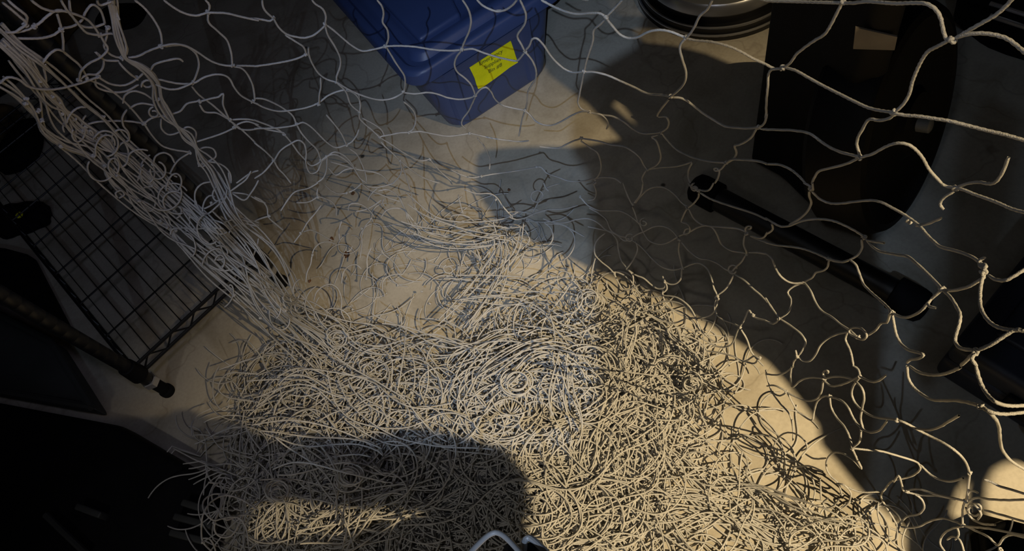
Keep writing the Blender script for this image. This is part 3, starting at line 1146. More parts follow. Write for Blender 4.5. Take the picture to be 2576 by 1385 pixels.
strands(T8, """
290,0 345,35
355,0 345,45
350,60 400,115 470,148 540,152 650,138 770,125 850,138 930,180 1010,225 1090,280 1140,320 1190,380 1240,430 1300,475 1400,502 1500,535 1590,580 1640,625 1650,670
1140,325 1200,320 1270,295 1330,265
1330,0 1380,25 1440,38
1440,38 1480,50 1560,95 1700,155 1820,200 1970,225
1440,35 1550,18 1670,0
1430,60 1370,100 1345,150 1350,200
330,60 325,110 335,160 310,220 260,270 180,315
0,265 60,295 130,320 200,310 270,280 360,258 460,258 540,275 620,315 690,360 745,405
760,425 820,490 880,535 960,560 1050,580 1110,590 1200,660 1280,740 1335,800
725,430 700,510 670,560 635,580
770,435 830,450 900,455
45,310 35,350 0,390
0,450 80,465 200,475 290,490 370,520 440,555 475,575
478,575 540,592 590,595 635,580
478,570 545,580 600,588 640,577
478,590 465,630 430,655 365,675 345,710 285,750
635,580 680,620 705,690 735,770 790,830 850,880 920,940 955,975
965,985 1010,1020 1060,1038 1110,1030 1170,995 1220,930 1250,885
960,990 965,1080 975,1150 1010,1220 1070,1265 1130,1280 1180,1300 1150,1325 1085,1340 1070,1360
1335,805 1390,822 1470,820 1540,800 1600,760 1650,720 1650,680
1345,815 1400,865 1450,940 1490,1020 1485,1090 1460,1160 1450,1220 1480,1260 1540,1270 1595,1268
1650,690 1640,770 1640,850 1650,930 1690,1010 1750,1070 1820,1100 1970,1120
1690,700 1730,722 1790,720 1850,690 1970,645
1610,1265 1690,1230 1780,1170 1870,1120 1940,1110
1575,1290 1540,1345 1480,1380
1595,1290 1590,1330 1600,1385
285,755 210,745 150,700 100,630 60,560 0,530
300,760 340,810 370,880 420,950 500,1000 570,1060 640,1110 690,1165
275,760 220,790 180,845 210,900 205,950 170,1000 105,1025
0,870 60,960 103,1020
0,1040 103,1028
120,1035 190,1070 260,1120 295,1180 280,1240 255,1300
690,1170 640,1140 640,1115 700,1100 750,1120 775,1165 740,1190 690,1170
780,1150 810,1110 840,1055 880,1050 920,1000 955,980
640,1125 540,1150 470,1190 420,1240 390,1300 340,1350 290,1350 245,1310
620,1130 600,1200 640,1300 665,1385
230,1330 205,1385
240,1310 228,1265
1250,885 1335,805
1250,885 1290,945
""")
knots(T8, "345,45 1440,38 745,410 478,575 285,755 955,980 1335,805 1650,675 1593,1275 103,1025 700,1165 240,1310 1085,290", 1.15)
rings(T8, "1635,640 30")

strands(T7, """
865,0 895,80 930,155
1015,0 995,80 950,150
960,150 1010,90 1070,40 1140,20 1210,35 1270,85 1310,140 1350,180
1360,0 1390,30 1440,55
1450,55 1500,40 1550,0
1450,75 1530,120 1650,165 1780,205 1880,240 1957,280
1440,75 1435,120 1400,165 1360,185
1365,200 1400,255 1450,290 1540,302 1640,310 1720,325 1790,360 1800,385
1830,400 1890,430 1957,450
1840,400 1890,410 1930,395 1957,370
1345,200 1320,250 1310,285 1350,295 1375,325 1370,365 1330,380 1290,400
1370,370 1430,345 1510,330 1565,350 1600,400 1630,470 1690,515 1800,530
1785,400 1775,440 1795,490 1800,530
1820,525 1880,515 1957,535
1790,550 1760,590 1710,640 1690,670
640,0 655,60 640,115 600,130
540,105 600,165 680,200 760,203 840,205 900,230 950,270 980,300
935,180 950,230 975,290
990,310 1020,380 1060,440 1110,465 1170,468 1230,440 1280,405
600,330 680,345 750,360 810,385 870,430 905,420 950,385 1020,355 1080,325 1140,318 1200,335 1250,375 1290,430
610,190 680,235 740,290 770,360 830,400 890,410
730,380 690,420 655,480 655,560 700,610 760,650 800,685
780,380 815,440 825,530 850,600 900,650
960,440 970,490 940,570 900,640
930,430 990,460 1050,510 1110,570 1180,630 1250,652 1310,645
1290,450 1285,520 1300,590 1315,640
1310,450 1370,510 1440,555 1510,565 1580,595 1640,645 1690,670
1330,640 1380,615 1430,612 1480,650 1515,720 1545,800 1580,850
1310,655 1308,720 1270,755 1220,760 1180,745
1710,690 1770,730 1830,790 1890,840 1957,900
1700,700 1650,770 1585,845
1575,870 1555,930 1570,980 1620,1020 1690,1050 1750,1090
1585,870 1560,950 1520,1000 1440,1025 1360,1020
1770,1060 1800,1010 1820,975 1860,1025 1957,1045
1750,1090 1770,1060
1760,1110 1800,1190 1830,1280 1880,1340 1930,1385
1740,1100 1710,1180 1680,1230 1620,1250 1560,1240 1490,1200 1430,1160 1415,1135 1440,1115
900,655 960,690 1020,710 1080,760 1130,790 1180,780 1180,745 1165,705
890,650 930,680 945,720 940,770
690,900 670,830 680,750 730,700 800,685 870,710 940,775 980,830 1040,865 1110,865 1170,850
800,690 830,760 870,820 920,815 990,770
740,730 740,780 800,825 880,825
935,790 950,840 1000,890 1020,950 1035,985
1165,790 1175,860 1210,930 1270,980 1350,1020
1190,760 1190,800 1170,830
1035,985 1100,1030 1170,1080 1200,1130 1230,1180 1300,1210
1080,980 1160,960 1260,970 1350,1015 1400,1060 1450,1120
1060,990 1150,1030 1260,1045 1350,1020
1170,850 1280,860 1370,920 1420,1000 1450,1090 1520,1170 1560,1200
1080,930 1200,900 1330,930 1410,1010 1440,1100
1350,1020 1400,1060 1420,1130
1500,1270 1600,1285 1700,1310 1780,1350 1860,1310 1900,1330
1780,1350 1850,1365 1890,1330
1620,1250 1650,1320 1670,1385
0,255 60,275 130,262 210,225 300,200 420,195 520,170
0,220 80,225 170,240 270,215
180,230 240,140 290,60 380,5
265,0 290,40 300,60
260,270 350,295 450,295 540,270 630,265 690,295 740,350 780,380
290,310 400,320 480,360 570,405
0,380 60,440 120,480 200,500 280,490 330,430 320,350 270,300
440,330 490,390 495,480 450,560 370,610 290,665 200,740
655,570 640,640 625,710
380,800 370,710 400,680 450,690 500,740 550,820
550,820 590,800 630,720
550,830 620,880 680,940 720,990
0,310 80,320 140,370 160,430 120,480
30,320 -20,380 60,470
""")
knots(T7, "940,160 1352,190 1438,58 1800,385 1290,430 985,300 905,420 1800,535 1690,670 1315,645 1580,855 1750,1090 900,655 940,775 800,685 1350,1020 1035,985 1850,1000 180,240 270,210 540,105 650,0 1330,380 550,825 1900,1325 1180,745")
rings(T7, """
1400,50 25
1810,355 20
1015,310 26
210,110 45
1690,665 30
910,425 26
1065,950 26
1350,375 22
1575,880 14
""")

strands(T6, """
480,0 400,30 290,55 245,110 200,210
535,15 590,60 650,85 700,80 760,55 810,5
480,40 465,90 500,105 560,130 610,190 620,250
320,150 400,145 480,105
505,170 450,240 390,310 350,380 300,450
370,370 430,350 500,375 560,415 590,435
620,465 570,445 510,450 460,490 440,550 430,610 400,680 390,750
660,760 670,690 710,645 770,630 810,650
0,105 60,130 100,180 110,250 170,310 215,355
0,290 50,270 110,250
890,270 840,330 815,400 815,470 800,570
710,210 720,160 760,145 820,160 870,200 910,260
960,130 900,170 830,200 770,215
640,380 635,330 660,290
640,380 650,440
885,490 860,560 860,640 850,720
960,510 980,550 1040,600 1110,680
970,820 960,740 990,700 1060,685 1130,690
450,890 470,830 520,785 580,770 630,800 660,880 660,980 700,1060
1165,0 1190,80 1210,150 1225,195 1270,250 1330,310 1400,335 1480,325 1560,300 1650,300
1590,50 1680,90 1780,95 1830,125 1880,190 1957,260
820,10 870,60 940,90 1020,120 1100,140
940,60 1010,50 1080,90 1130,170 1160,230 1200,310 1290,360 1390,400 1500,420 1600,430
1100,100 1150,200 1180,290 1250,340 1340,370 1450,400
960,260 990,210 1050,190 1120,200 1160,230
1480,290 1500,250 1560,235 1620,250 1660,285
1545,90 1570,150 1580,230
1100,355 1150,385 1180,420
800,0 850,30 930,40 1010,20 1060,0
860,130 890,80 930,40
980,120 1000,190
1160,230 1250,330 1400,400 1550,360 1700,330 1830,350 1950,340
1230,350 1400,420 1600,440 1750,400 1900,330
1500,470 1600,450 1700,440 1850,380
1660,440 1690,520 1720,580 1780,520
1620,500 1700,560 1740,680
1780,520 1780,600 1740,700
1850,390 1870,440 1800,520
700,520 720,500 740,480
""")
rings(T6, """
1465,665 35
1560,1180 30
""")
knots(T6, "110,250 1225,197 1580,290 1830,125 885,270 815,345 440,545 350,380 845,725 600,1100 1270,820 1640,960 700,75 480,105 1660,440 1850,390")

strands(B4, """
0,60 80,70 150,45 210,0
0,30 15,110 45,195
45,195 100,205 155,195
195,0 190,90 205,170 270,120 340,95 440,95
440,95 520,80 600,85 670,110 730,170 745,240 730,310 715,390 730,470
440,110 490,145 560,140 640,110 705,78
660,0 705,75
705,78 800,82 900,70
705,85 660,140 640,200 660,270 720,335 800,380 900,395 985,408 1060,440 1130,480 1230,530 1330,580 1420,640 1490,710 1530,800
430,110 430,180 400,240 340,260 260,240 155,195
10,150 60,145 110,165 155,195 190,260 230,330 290,380 340,405 355,340 380,260 430,225 480,230 560,260 610,310 640,370 670,420 720,470 780,495 850,480 910,410
480,230 490,310 530,390 590,460 630,540 650,620
715,475 700,540 650,610
650,620 680,700 710,775 640,710 560,665 500,660 455,700 445,770 480,830 540,880 570,960
650,615 750,630 870,645 970,675 1080,710 1150,740 1170,780 1120,830 1040,855 960,870 910,920 870,980 900,1050 950,1130 985,1190
1060,0 1070,80 1110,150 1180,210 1260,250 1350,255 1450,258 1550,280 1615,300
1575,0 1595,100 1630,190 1690,260 1780,295 1870,300 1950,293
1080,0 1140,35 1230,48 1340,40 1460,10
1615,300 1700,335 1800,350 1950,345
1615,305 1700,350 1760,420 1775,520 1790,610 1850,700 1950,780
1130,470 1220,470 1300,440 1370,400 1450,370
1530,800 1520,880 1510,980 1480,1060 1475,1190
1160,740 1240,810 1320,850 1400,860 1480,840
960,870 990,815 1010,870 1030,930 1060,945
1060,945 1150,980 1280,990 1420,1000
1060,930 1150,925 1280,965 1420,995 1500,1010
1120,960 1170,1000 1190,1060 1150,1110 1060,1130 1000,1180
985,1195 1060,1210 1140,1200 1220,1160 1310,1140 1400,1160 1480,1190
985,1195 970,1270 950,1310
1500,1020 1560,980 1640,985 1950,1000
1510,1080 1550,1035 1610,1060 1630,1110 1590,1150
1500,1060 1530,1140 1600,1180 1720,1190
1480,1190 1600,1260 1690,1310 1760,1370 1800,1310 1850,1280 1950,1285
1480,1200 1400,1220 1330,1270 1310,1330 1350,1400
1360,1300 1400,1285 1450,1310 1490,1400
1430,1200 1440,1260 1420,1300
1640,850 1720,900 1800,945 1950,960
1510,1010 1520,970 1590,950
1500,1200 1700,1220 1950,1270
1640,1080 1780,1130 1950,1170
60,610 110,540 180,500 250,505 310,550 325,610 270,635
200,400 210,490 205,560
45,195 120,290 190,370 210,480
690,1340 710,1290 760,1270 830,1280 890,1330 910,1400
530,880 600,890 650,950 630,1020 580,1060
470,990 430,1030 450,1070 500,1060 550,1000
410,840 415,1000
60,610 80,680 180,750 330,750 430,790
300,660 360,690 450,690
0,820 60,810 150,780
860,940 700,930 600,900
""")
knots(B4, "45,195 440,95 705,78 155,195 480,225 725,472 650,620 985,408 1615,300 1530,800 1060,940 985,1190 1500,1010 60,610 880,1040 1480,1190 1760,1375 570,960")
rings(B4, """
445,65 18
1560,1090 45
""")

strands(T1, """
235,0 300,50 390,78 470,75 560,100 640,135 700,190 750,260
0,245 80,255 170,245 260,200 330,140 410,88 470,76
120,290 220,293 310,290 400,265 460,220 530,205 600,165 640,90 690,38 740,60 780,130 795,190
430,100 450,160 470,230 480,300 480,390
460,0 500,80 560,160 600,210 650,255 760,268
525,0 540,80 580,140 640,180 720,190 790,180
735,0 750,40 770,50 840,15
760,268 820,260 890,300 950,370 960,410
760,270 780,310 800,350 740,410 650,460 600,530 600,600
810,210 810,280 795,350 830,400 890,430 960,435 1050,425 1130,385 1220,350
1020,0 1100,70 1180,170 1220,250 1230,345
1220,350 1320,333 1420,350 1510,400 1600,460 1680,490 1760,500
1240,350 1380,340 1470,395 1500,480 1485,560 1460,625
1140,530 1200,470 1290,440 1370,437 1385,465
1240,0 1330,50 1420,95 1500,115 1570,95
1555,0 1575,90
1575,95 1700,88 1800,110 1957,155
1575,100 1580,170 1650,240 1720,310 1750,400 1760,490
1760,497 1850,503 1957,502
1760,500 1830,515 1890,600 1920,700 1930,760
1200,600 1350,630 1460,625 1540,580 1640,558 1720,580 1770,660 1820,720 1910,770 1957,790
1180,640 1300,655 1380,650 1460,625
1450,650 1500,730 1600,810 1680,870 1740,910
1500,765 1420,790 1370,850 1260,880 1150,900 1090,935
1510,770 1600,745 1650,735 1685,710 1685,790 1735,900
1740,905 1850,895 1957,915
1770,955 1860,930 1957,945
1740,910 1800,960 1880,970 1957,972
1510,790 1550,850 1640,860 1735,905
1735,910 1850,1010 1957,1105
1780,965 1680,1010 1560,1050 1480,1075
1090,935 1000,920 850,918 720,930 640,960 610,990
0,630 60,580 150,590 230,640 400,660 600,625 750,580
600,600 670,575 750,580 800,530 800,470 740,415 800,465 900,460
720,590 730,650 830,690 950,690 1050,640
740,580 850,640 960,650 1040,605 1090,550
900,470 1030,590
930,780 940,730 1000,700 1080,715 1170,760
980,820 1080,795 1180,800
960,830 930,880 935,940 975,990 980,1050 900,1090
1220,900 1220,960 1270,1000 1340,985 1420,940 1480,980 1480,1070
1090,935 1150,1020 1220,1090 1300,1120 1430,1150
1430,1160 1360,1230 1290,1310
1160,1240 1170,1180 1230,1150 1290,1180 1320,1230
1040,1370 1070,1310 1150,1300 1280,1310 1340,1340
320,480 350,600 340,700
320,480 370,410 430,375 480,390
20,20 130,130 185,180 120,240
60,0 190,90 200,170
660,600 780,660 950,790 1090,935
480,390 560,450 620,500 660,580 650,600
1957,1290 1880,1320 1790,1385
1500,1260 1560,1240 1620,1210 1600,1150 1530,1130 1480,1150
1500,1250 1570,1230 1680,1260 1740,1320 1750,1385
850,30 900,60 905,150
""")
rings(T1, """
1160,870 36
1110,650 40
1525,1245 28
""")
knots(T1, "260,200 190,185 465,225 755,265 815,210 845,30 925,440 1220,350 1575,92 1760,495 1460,625 1510,765 1740,905 1090,935 1255,880 1435,1155 1455,1075 780,885 325,480 600,605 740,580 1035,590 1160,1240 615,990 50,340 1775,965 290,840 450,780 1190,750 1910,768 705,1180 660,595", 1.15)

strands(T5, """
1480,170 1480,80 1530,20 1600,-10
1660,0 1620,50 1600,110 1630,150 1690,100 1680,40
1720,50 1700,130 1640,190 1560,250 1500,200 1480,130
1730,-80 1740,65
1740,65 1800,20 1850,-20 1900,-90
1740,70 1860,80 1957,130 2010,150
1740,75 1760,160 1830,250 1957,300
1480,170 1440,240 1440,320 1400,380
1290,390 1300,350 1370,325 1480,330 1580,325 1690,345
1690,300 1760,280 1860,285 1957,320
1780,450 1740,400 1770,340 1850,310 1957,330
890,110 880,80 930,60 950,90 900,115
1800,460 1850,520 1850,620 1800,700 1730,650
1580,620 1700,660 1800,640 1850,600
1900,590 1930,500 1957,420
1740,65 1690,10 1640,-90
1760,80 1830,120 1880,60 1957,-20
1740,70 1660,140 1560,190 1480,170
1480,175 1560,260 1680,300 1800,420
""")
knots(T5, "1740,65 1480,170 1440,235 1690,100 1780,450 1600,150")
# gathered edge of the net: many cords drawn together, pinched at the knots
def bundle(cords, path, n, w, jit=0.35, pinch=None, off=0.0, spread=.004, fray=0.0, frac=(0, 0, 1, 1)):
    P = spline(path, 10.0)
    N = len(P)
    T = np.gradient(P, axis=0)
    T /= np.linalg.norm(T, axis=1, keepdims=True)
    Nn = np.stack([-T[:, 1], T[:, 0]], 1)
    s = np.concatenate([[0], np.cumsum(np.linalg.norm(np.diff(P, axis=0), axis=1))])
    ww = np.full(N, float(w)) if np.isscalar(w) else np.interp(s, np.linspace(0, s[-1], len(w)), w)
    if pinch:
        for ps in pinch:
            ww = ww * (1 - .8 * np.exp(-((s - ps * s[-1]) / 22.0) ** 2))
    for i in range(n):
        a0 = rng.uniform(-1, 1)
        kk = max(3, int(s[-1] / 90))
        lat = np.interp(s, np.linspace(0, s[-1], kk), np.clip(a0 + rng.normal(0, jit, kk), -1.25, 1.25))
        lat = np.convolve(np.pad(lat, 4, 'edge'), np.ones(9) / 9, 'valid')
        i0 = int(rng.uniform(frac[0], frac[1]) * (N - 1))
        i1 = int(rng.uniform(frac[2], frac[3]) * (N - 1)) + 1
        if i1 - i0 < 4:
            continue
        Q = P + Nn * (lat * ww * .5)[:, None]
        W = drape(Q, off + rng.normal(0, spread))
        if fray:
            q = np.interp(s, np.linspace(0, s[-1], kk), rng.uniform(0, fray, kk))
            W[:, 2] += q
        W[:, 2] = np.maximum(W[:, 2], 0.002)
        cords.cord(W[i0:i1], R_C, 7, .14)


MID = [(0, 105), (62, 165), (112, 232), (160, 275), (195, 318), (250, 352), (300, 392), (360, 448), (420, 505), (500, 582), (580, 655), (650, 715), (720, 785), (800, 850), (880, 905)]
LOW = [(0, 205), (45, 235), (80, 270), (108, 322), (160, 362), (235, 392), (292, 455), (345, 497), (400, 540), (465, 610), (540, 685), (620, 752), (700, 822), (790, 885), (860, 940)]
bundle(gather, MID, 10, [20, 22, 34, 40, 34, 44, 50, 56, 60, 64, 60, 60, 80, 110, 150], .4, (.20, .34), off=.0)
bundle(gather, LOW, 6, [26, 24, 22, 24, 30, 30, 34, 34, 36, 36, 34, 36, 60, 90, 120], .5, (.12, .3, .5), off=.01)
bundle(gather, [(40, 140), (110, 240), (150, 320), (230, 400), (320, 470), (430, 560), (540, 660), (640, 745), (740, 820), (820, 880)], 6, [50, 60, 60, 60, 64, 70, 70, 70, 100, 140], .6, None, off=.006)
bundle(gather, [(0, 62), (50, 115), (110, 160), (168, 210), (215, 256), (260, 293), (315, 352), (385, 412), (440, 470), (520, 545), (600, 625), (680, 690)], 4, 16, .5, None, off=.0)
bundle(gather, [(283, 0), (290, 40), (300, 85), (310, 120), (315, 145), (350, 165), (375, 185), (395, 215), (400, 248), (420, 285), (446, 318), (484, 358), (508, 395), (535, 425), (558, 470), (580, 520), (610, 560), (655, 600), (690, 640), (722, 690), (742, 735)], 7,
       [26, 18, 22, 22, 16, 30, 34, 32, 24, 26, 26, 28, 36, 40, 44, 46, 54, 66, 74, 64, 44], .45, (.17, .42, .5), off=.0)
bundle(gather, [(530, 560), (600, 620), (660, 690), (700, 760), (790, 830), (900, 900), (1020, 940)], 11, [60, 70, 70, 90, 120, 150, 160], .6, None, off=.0, fray=.03, frac=(0, .4, .6, 1))
# curls that stand off the gathered edge
for k in range(46):
    t = rng.uniform(.28, 1)
    P = np.array(LOW if rng.random() < .35 else MID)
    c = P[int(t * (len(P) - 1))] + rng.normal(0, 26, 2) + np.array([18, -14]) * (t > .5)
    q = rng.uniform(14, 38)
    a = np.linspace(0, rng.uniform(2.2, 5.6), 22) + rng.uniform(0, 6.3)
    Q = np.stack([c[0] + q * np.cos(a) * rng.uniform(.6, 1.1), c[1] + q * np.sin(a)], 1) + np.linspace(0, 1, 22)[:, None] * rng.normal(0, 22, 2)
    gather.cord(drape(Q, rng.normal(-.004, .006)), R_C, 7, .14)
for k in range(24):
    P = np.array(MID if k % 2 else LOW)
    i = rng.uniform(.1, .95) * (len(P) - 1)
    c = P[int(i)] * (1 - i % 1) + P[min(int(i) + 1, len(P) - 1)] * (i % 1) + rng.normal(0, 8, 2)
    knot(drape(np.array([c]))[0], cords=gather)

# ------------------------------------------------------------------ the heap on the floor
def inside(poly, p):
    x, y = p
    c = False
    j = len(poly) - 1
    for i in range(len(poly)):
        xi, yi = poly[i]
        xj, yj = poly[j]
        if (yi > y) != (yj > y) and x < (xj - xi) * (y - yi) / (yj - yi) + xi:
            c = not c
        j = i
    return c


def heap_h(px, py):
    """how high the heap stands under a sight line"""
    h = 0.0
    for cx, cy, rx, ry, hh in ((1310, 1000, 330, 190, .07), (820, 1180, 260, 170, .10), (760, 930, 190, 90, .05), (1400, 1220, 240, 200, .06), (1180, 1250, 220, 150, .05),
                               (1620, 960, 170, 110, .025), (690, 1310, 140, 110, .09), (1900, 1370, 300, 70, .04), (980, 1010, 200, 110, .07)):
        q = ((px - cx) / rx) ** 2 + ((py - cy) / ry) ** 2
        h = max(h, hh * max(0.0, 1 - q) ** .6)
    return h


def curl(px, py, h, length, kmin, kmax, lift=.012, r=R_C, flip=.2):
    b = G(px, py, max(h, .003))
    n = max(10, int(length / .0058))
    ds = length / (n - 1)
    q = max(3, int(length / .055) + 1)
    sg = np.cumprod(np.where(rng.random(q) < flip, -1, 1)) * rng.choice([-1, 1])
    kv = np.interp(np.linspace(0, q - 1, n), np.arange(q), sg * rng.uniform(kmin, kmax) * rng.uniform(.35, 1.35, q))
    ang = rng.uniform(0, 6.283) + np.cumsum(kv) * ds
    X = np.cumsum(np.cos(ang)) * ds
    Y = np.cumsum(np.sin(ang)) * ds
    X -= X.mean()
    Y -= Y.mean()
    zz = np.interp(np.linspace(0, q - 1, n), np.arange(q), rng.normal(0, lift, q))
    zz = np.convolve(np.pad(zz, 3, 'edge'), np.ones(7) / 7, 'valid')
    Z = np.maximum(b[2] + zz, .0022)
    heap.cord(np.stack([b[0] + X, b[1] + Y, Z], 1), r, 6, .12)


def fill(poly, n, lmin=.07, lmax=.19, kmin=12, kmax=62, lift=.008, top=False):
    xs, ys = [p[0] for p in poly], [p[1] for p in poly]
    k = 0
    while k < n:
        p = (rng.uniform(min(xs), max(xs)), rng.uniform(min(ys), max(ys)))
        if not inside(poly, p):
            continue
        hh = heap_h(*p)
        h = hh * (rng.uniform(.95, 1.15) if top else rng.uniform(.02, 1.0) ** .8)
        curl(p[0], p[1], h, rng.uniform(lmin, lmax), kmin, kmax, lift=lift)
        k += 1


DENSE = [(640, 1240), (640, 1100), (640, 980), (700, 920), (800, 860), (900, 880), (1010, 930), (1140, 920), (1230, 860), (1340, 830), (1480, 860), (1600, 850), (1720, 890), (1745, 960),
         (1660, 1050), (1600, 1110), (1590, 1200), (1500, 1290), (1520, 1400), (660, 1400), (640, 1320)]
fill(DENSE, 560, .22, .5, 8, 38, lift=.004)
fill(DENSE, 130, .10, .24, 4, 26, lift=.010)
fill(DENSE, 150, .3, .7, 12, 34, lift=.003, top=True)
fill([(1160, 990), (1240, 870), (1480, 860), (1640, 900), (1650, 1100), (1560, 1200), (1340, 1230), (1200, 1120)], 200, .25, .55, 8, 38, lift=.004)
fill([(620, 1060), (1040, 1010), (1250, 1130), (1290, 1300), (1100, 1400), (680, 1400), (660, 1260)], 220, .3, .65, 6, 34, lift=.004)
fill([(1330, 1080), (1600, 1060), (1620, 1240), (1560, 1400), (1310, 1400)], 110, .2, .5, 8, 38, lift=.004)
fill([(700, 800), (860, 730), (1060, 820), (1230, 860), (1240, 920), (1000, 950), (820, 900), (660, 900)], 28, .14, .34, 8, 40)
fill([(1180, 620), (1330, 560), (1350, 640), (1290, 720), (1460, 680), (1540, 760), (1500, 850), (1300, 850), (1150, 850), (1100, 760)], 38, .12, .32, 12, 48)
fill([(980, 560), (1340, 520), (1380, 600), (1320, 640), (1100, 640)], 26, .12, .3, 8, 34)
fill([(1490, 850), (1640, 760), (1770, 850), (1870, 930), (1780, 1010), (1690, 960)], 42, .12, .3, 12, 50)
fill([(1600, 1130), (1760, 1180), (1960, 1280), (2160, 1400), (1500, 1400), (1560, 1260)], 34, .2, .45, 6, 36, lift=.006)
fill([(560, 930), (700, 890), (720, 1060), (620, 1060), (570, 1010)], 18, .18, .34, 6, 24, lift=.02)
fill([(1650, 1010), (1850, 950), (1960, 1100), (1900, 1280), (1700, 1180)], 26, .12, .3, 12, 46, lift=.02)
fill([(860, 580), (1100, 620), (1150, 760), (920, 800), (840, 740)], 20, .1, .24, 12, 40)
fill([(1960, 1250), (2300, 1330), (2400, 1400), (2000, 1400)], 22, .12, .3, 12, 46)

for args in (
        ([(1170, 1015), (1215, 930), (1290, 890), (1390, 878), (1480, 920)], 16, 62, .5, .05),
        ([(1190, 1030), (1250, 950), (1340, 905), (1440, 930), (1480, 1000)], 14, 60, .5, .07),
        ([(1560, 930), (1585, 850), (1600, 800), (1640, 765)], 9, 40, .5, .04),
        ([(1580, 1150), (1720, 1215), (1870, 1275), (2030, 1335), (2180, 1395)], 24, 84, .5, .03),
        ([(1560, 1280), (1720, 1290), (1900, 1330), (2080, 1395)], 16, 80, .6, .03),
        ([(1290, 560), (1290, 640), (1250, 710), (1190, 780), (1120, 850)], 12, 62, .6, .04),
        ([(860, 780), (930, 840), (1040, 850), (1160, 860), (1250, 830), (1330, 750)], 6, 60, .6, .03),
        ([(1000, 520), (1080, 580), (1180, 600), (1280, 590), (1340, 560)], 12, 50, .7, .03),
        ([(640, 1010), (760, 970), (880, 990), (1000, 960)], 12, 60, .6, .06),
        ([(1240, 1170), (1130, 1240), (1000, 1290), (880, 1330), (760, 1390)], 16, 80, .6, .05),
        ([(640, 1150), (760, 1140), (900, 1180), (1020, 1250)], 14, 90, .6, .08),
        ([(760, 1080), (830, 1180), (860, 1280), (840, 1390)], 12, 90, .6, .08),
        ([(1120, 740), (1240, 735), (1340, 745), (1430, 790)], 6, 50, .5, .03),
        ([(820, 900), (900, 1000), (1020, 1070), (1140, 1090), (1260, 1130)], 12, 80, .7, .07),
        ([(1430, 900), (1420, 1000), (1430, 1090), (1390, 1180)], 12, 50, .6, .08),
        ([(1600, 980), (1520, 1050), (1480, 1150), (1500, 1260)], 10, 60, .6, .07)):
    bundle(heap, args[0], max(6, int(args[1] * .7)), args[2] * 1.25, args[3] + .35, None, off=-.02 - args[4] * .6, spread=.012, fray=args[4] * .4, frac=(0, .3, .7, 1))
# tight coils lying on the heap
for cx, cy, q in ((1405, 800, 48), (1215, 1065, 20), (930, 930, 28), (880, 1200, 34), (1085, 1365, 30), (1560, 1000, 34), (1400, 1230, 36), (1740, 960, 30), (850, 855, 26), (700, 1230, 30), (1480, 760, 34), (1300, 960, 40)):
    for k in range(6):
        a = np.linspace(0, rng.uniform(4, 6.4), 26) + rng.uniform(0, 6.3)
        qq = q * rng.uniform(.5, 1.05)
        Q = np.stack([cx + rng.normal(0, 7) + qq * np.cos(a), cy + rng.normal(0, 7) + qq * .85 * np.sin(a)], 1)
        heap.cord(drape(Q, -heap_h(cx, cy) * 1.1 - rng.uniform(0, .02)), R_C, 7, .14)
strands(B1, """
1650,860 1590,920 1590,1000 1640,1080 1690,1140 1800,1110 1936,1120
1936,1080 1800,1010 1680,990 1580,1040 1520,1130 1505,1230 1520,1330 1600,1400
1700,960 1590,970 1530,1030 1540,1100 1610,1170 1700,1150 1800,1150 1850,1230 1860,1330
1650,870 1655,960 1640,1080 1600,1180 1600,1250 1650,1290 1720,1280 1790,1180 1840,1060
1690,880 1680,1010 1610,1150
1520,1290 1560,1290 1620,1400
1640,0 1610,80 1610,230 1650,310 1690,330 1720,300
1936,60 1700,60 1640,140 1640,180 1700,230 1800,250 1936,270
1900,-60 1760,0 1640,30
1580,320 1500,360 1450,430 1440,520
1840,400 1840,480 1880,560 1960,640
1830,330 1800,640 1810,740 1870,760 1910,660
1560,870 1650,860 1720,900
""", heap, 0.0)
knots(B1, "1690,1138 1605,1175 1520,1320 1650,975", 1.1, heap)
for k in range(70):
    p = (rng.uniform(700, 1800), rng.uniform(700, 1380))
    knot(G(p[0], p[1], heap_h(*p) * rng.uniform(.6, 1.05) + .004), cords=heap)

net_loc = (0.1, 0.45, 0.0)
net = thing('fishing_net', 'white knotted cord net hanging across the view and heaped on the concrete floor', 'net', net_loc)
o = hang.build('open_netting', M['cord'], net)
o['label'] = 'open square meshes hanging loose'
o = gather.build('gathered_edge', M['cord'], net)
o['label'] = 'cords of the net drawn together in a rope-like band'
o = heap.build('heaped_netting', M['cord'], net)
o['label'] = 'curled tangle of slack cord on the floor'
o['kind'] = 'stuff'

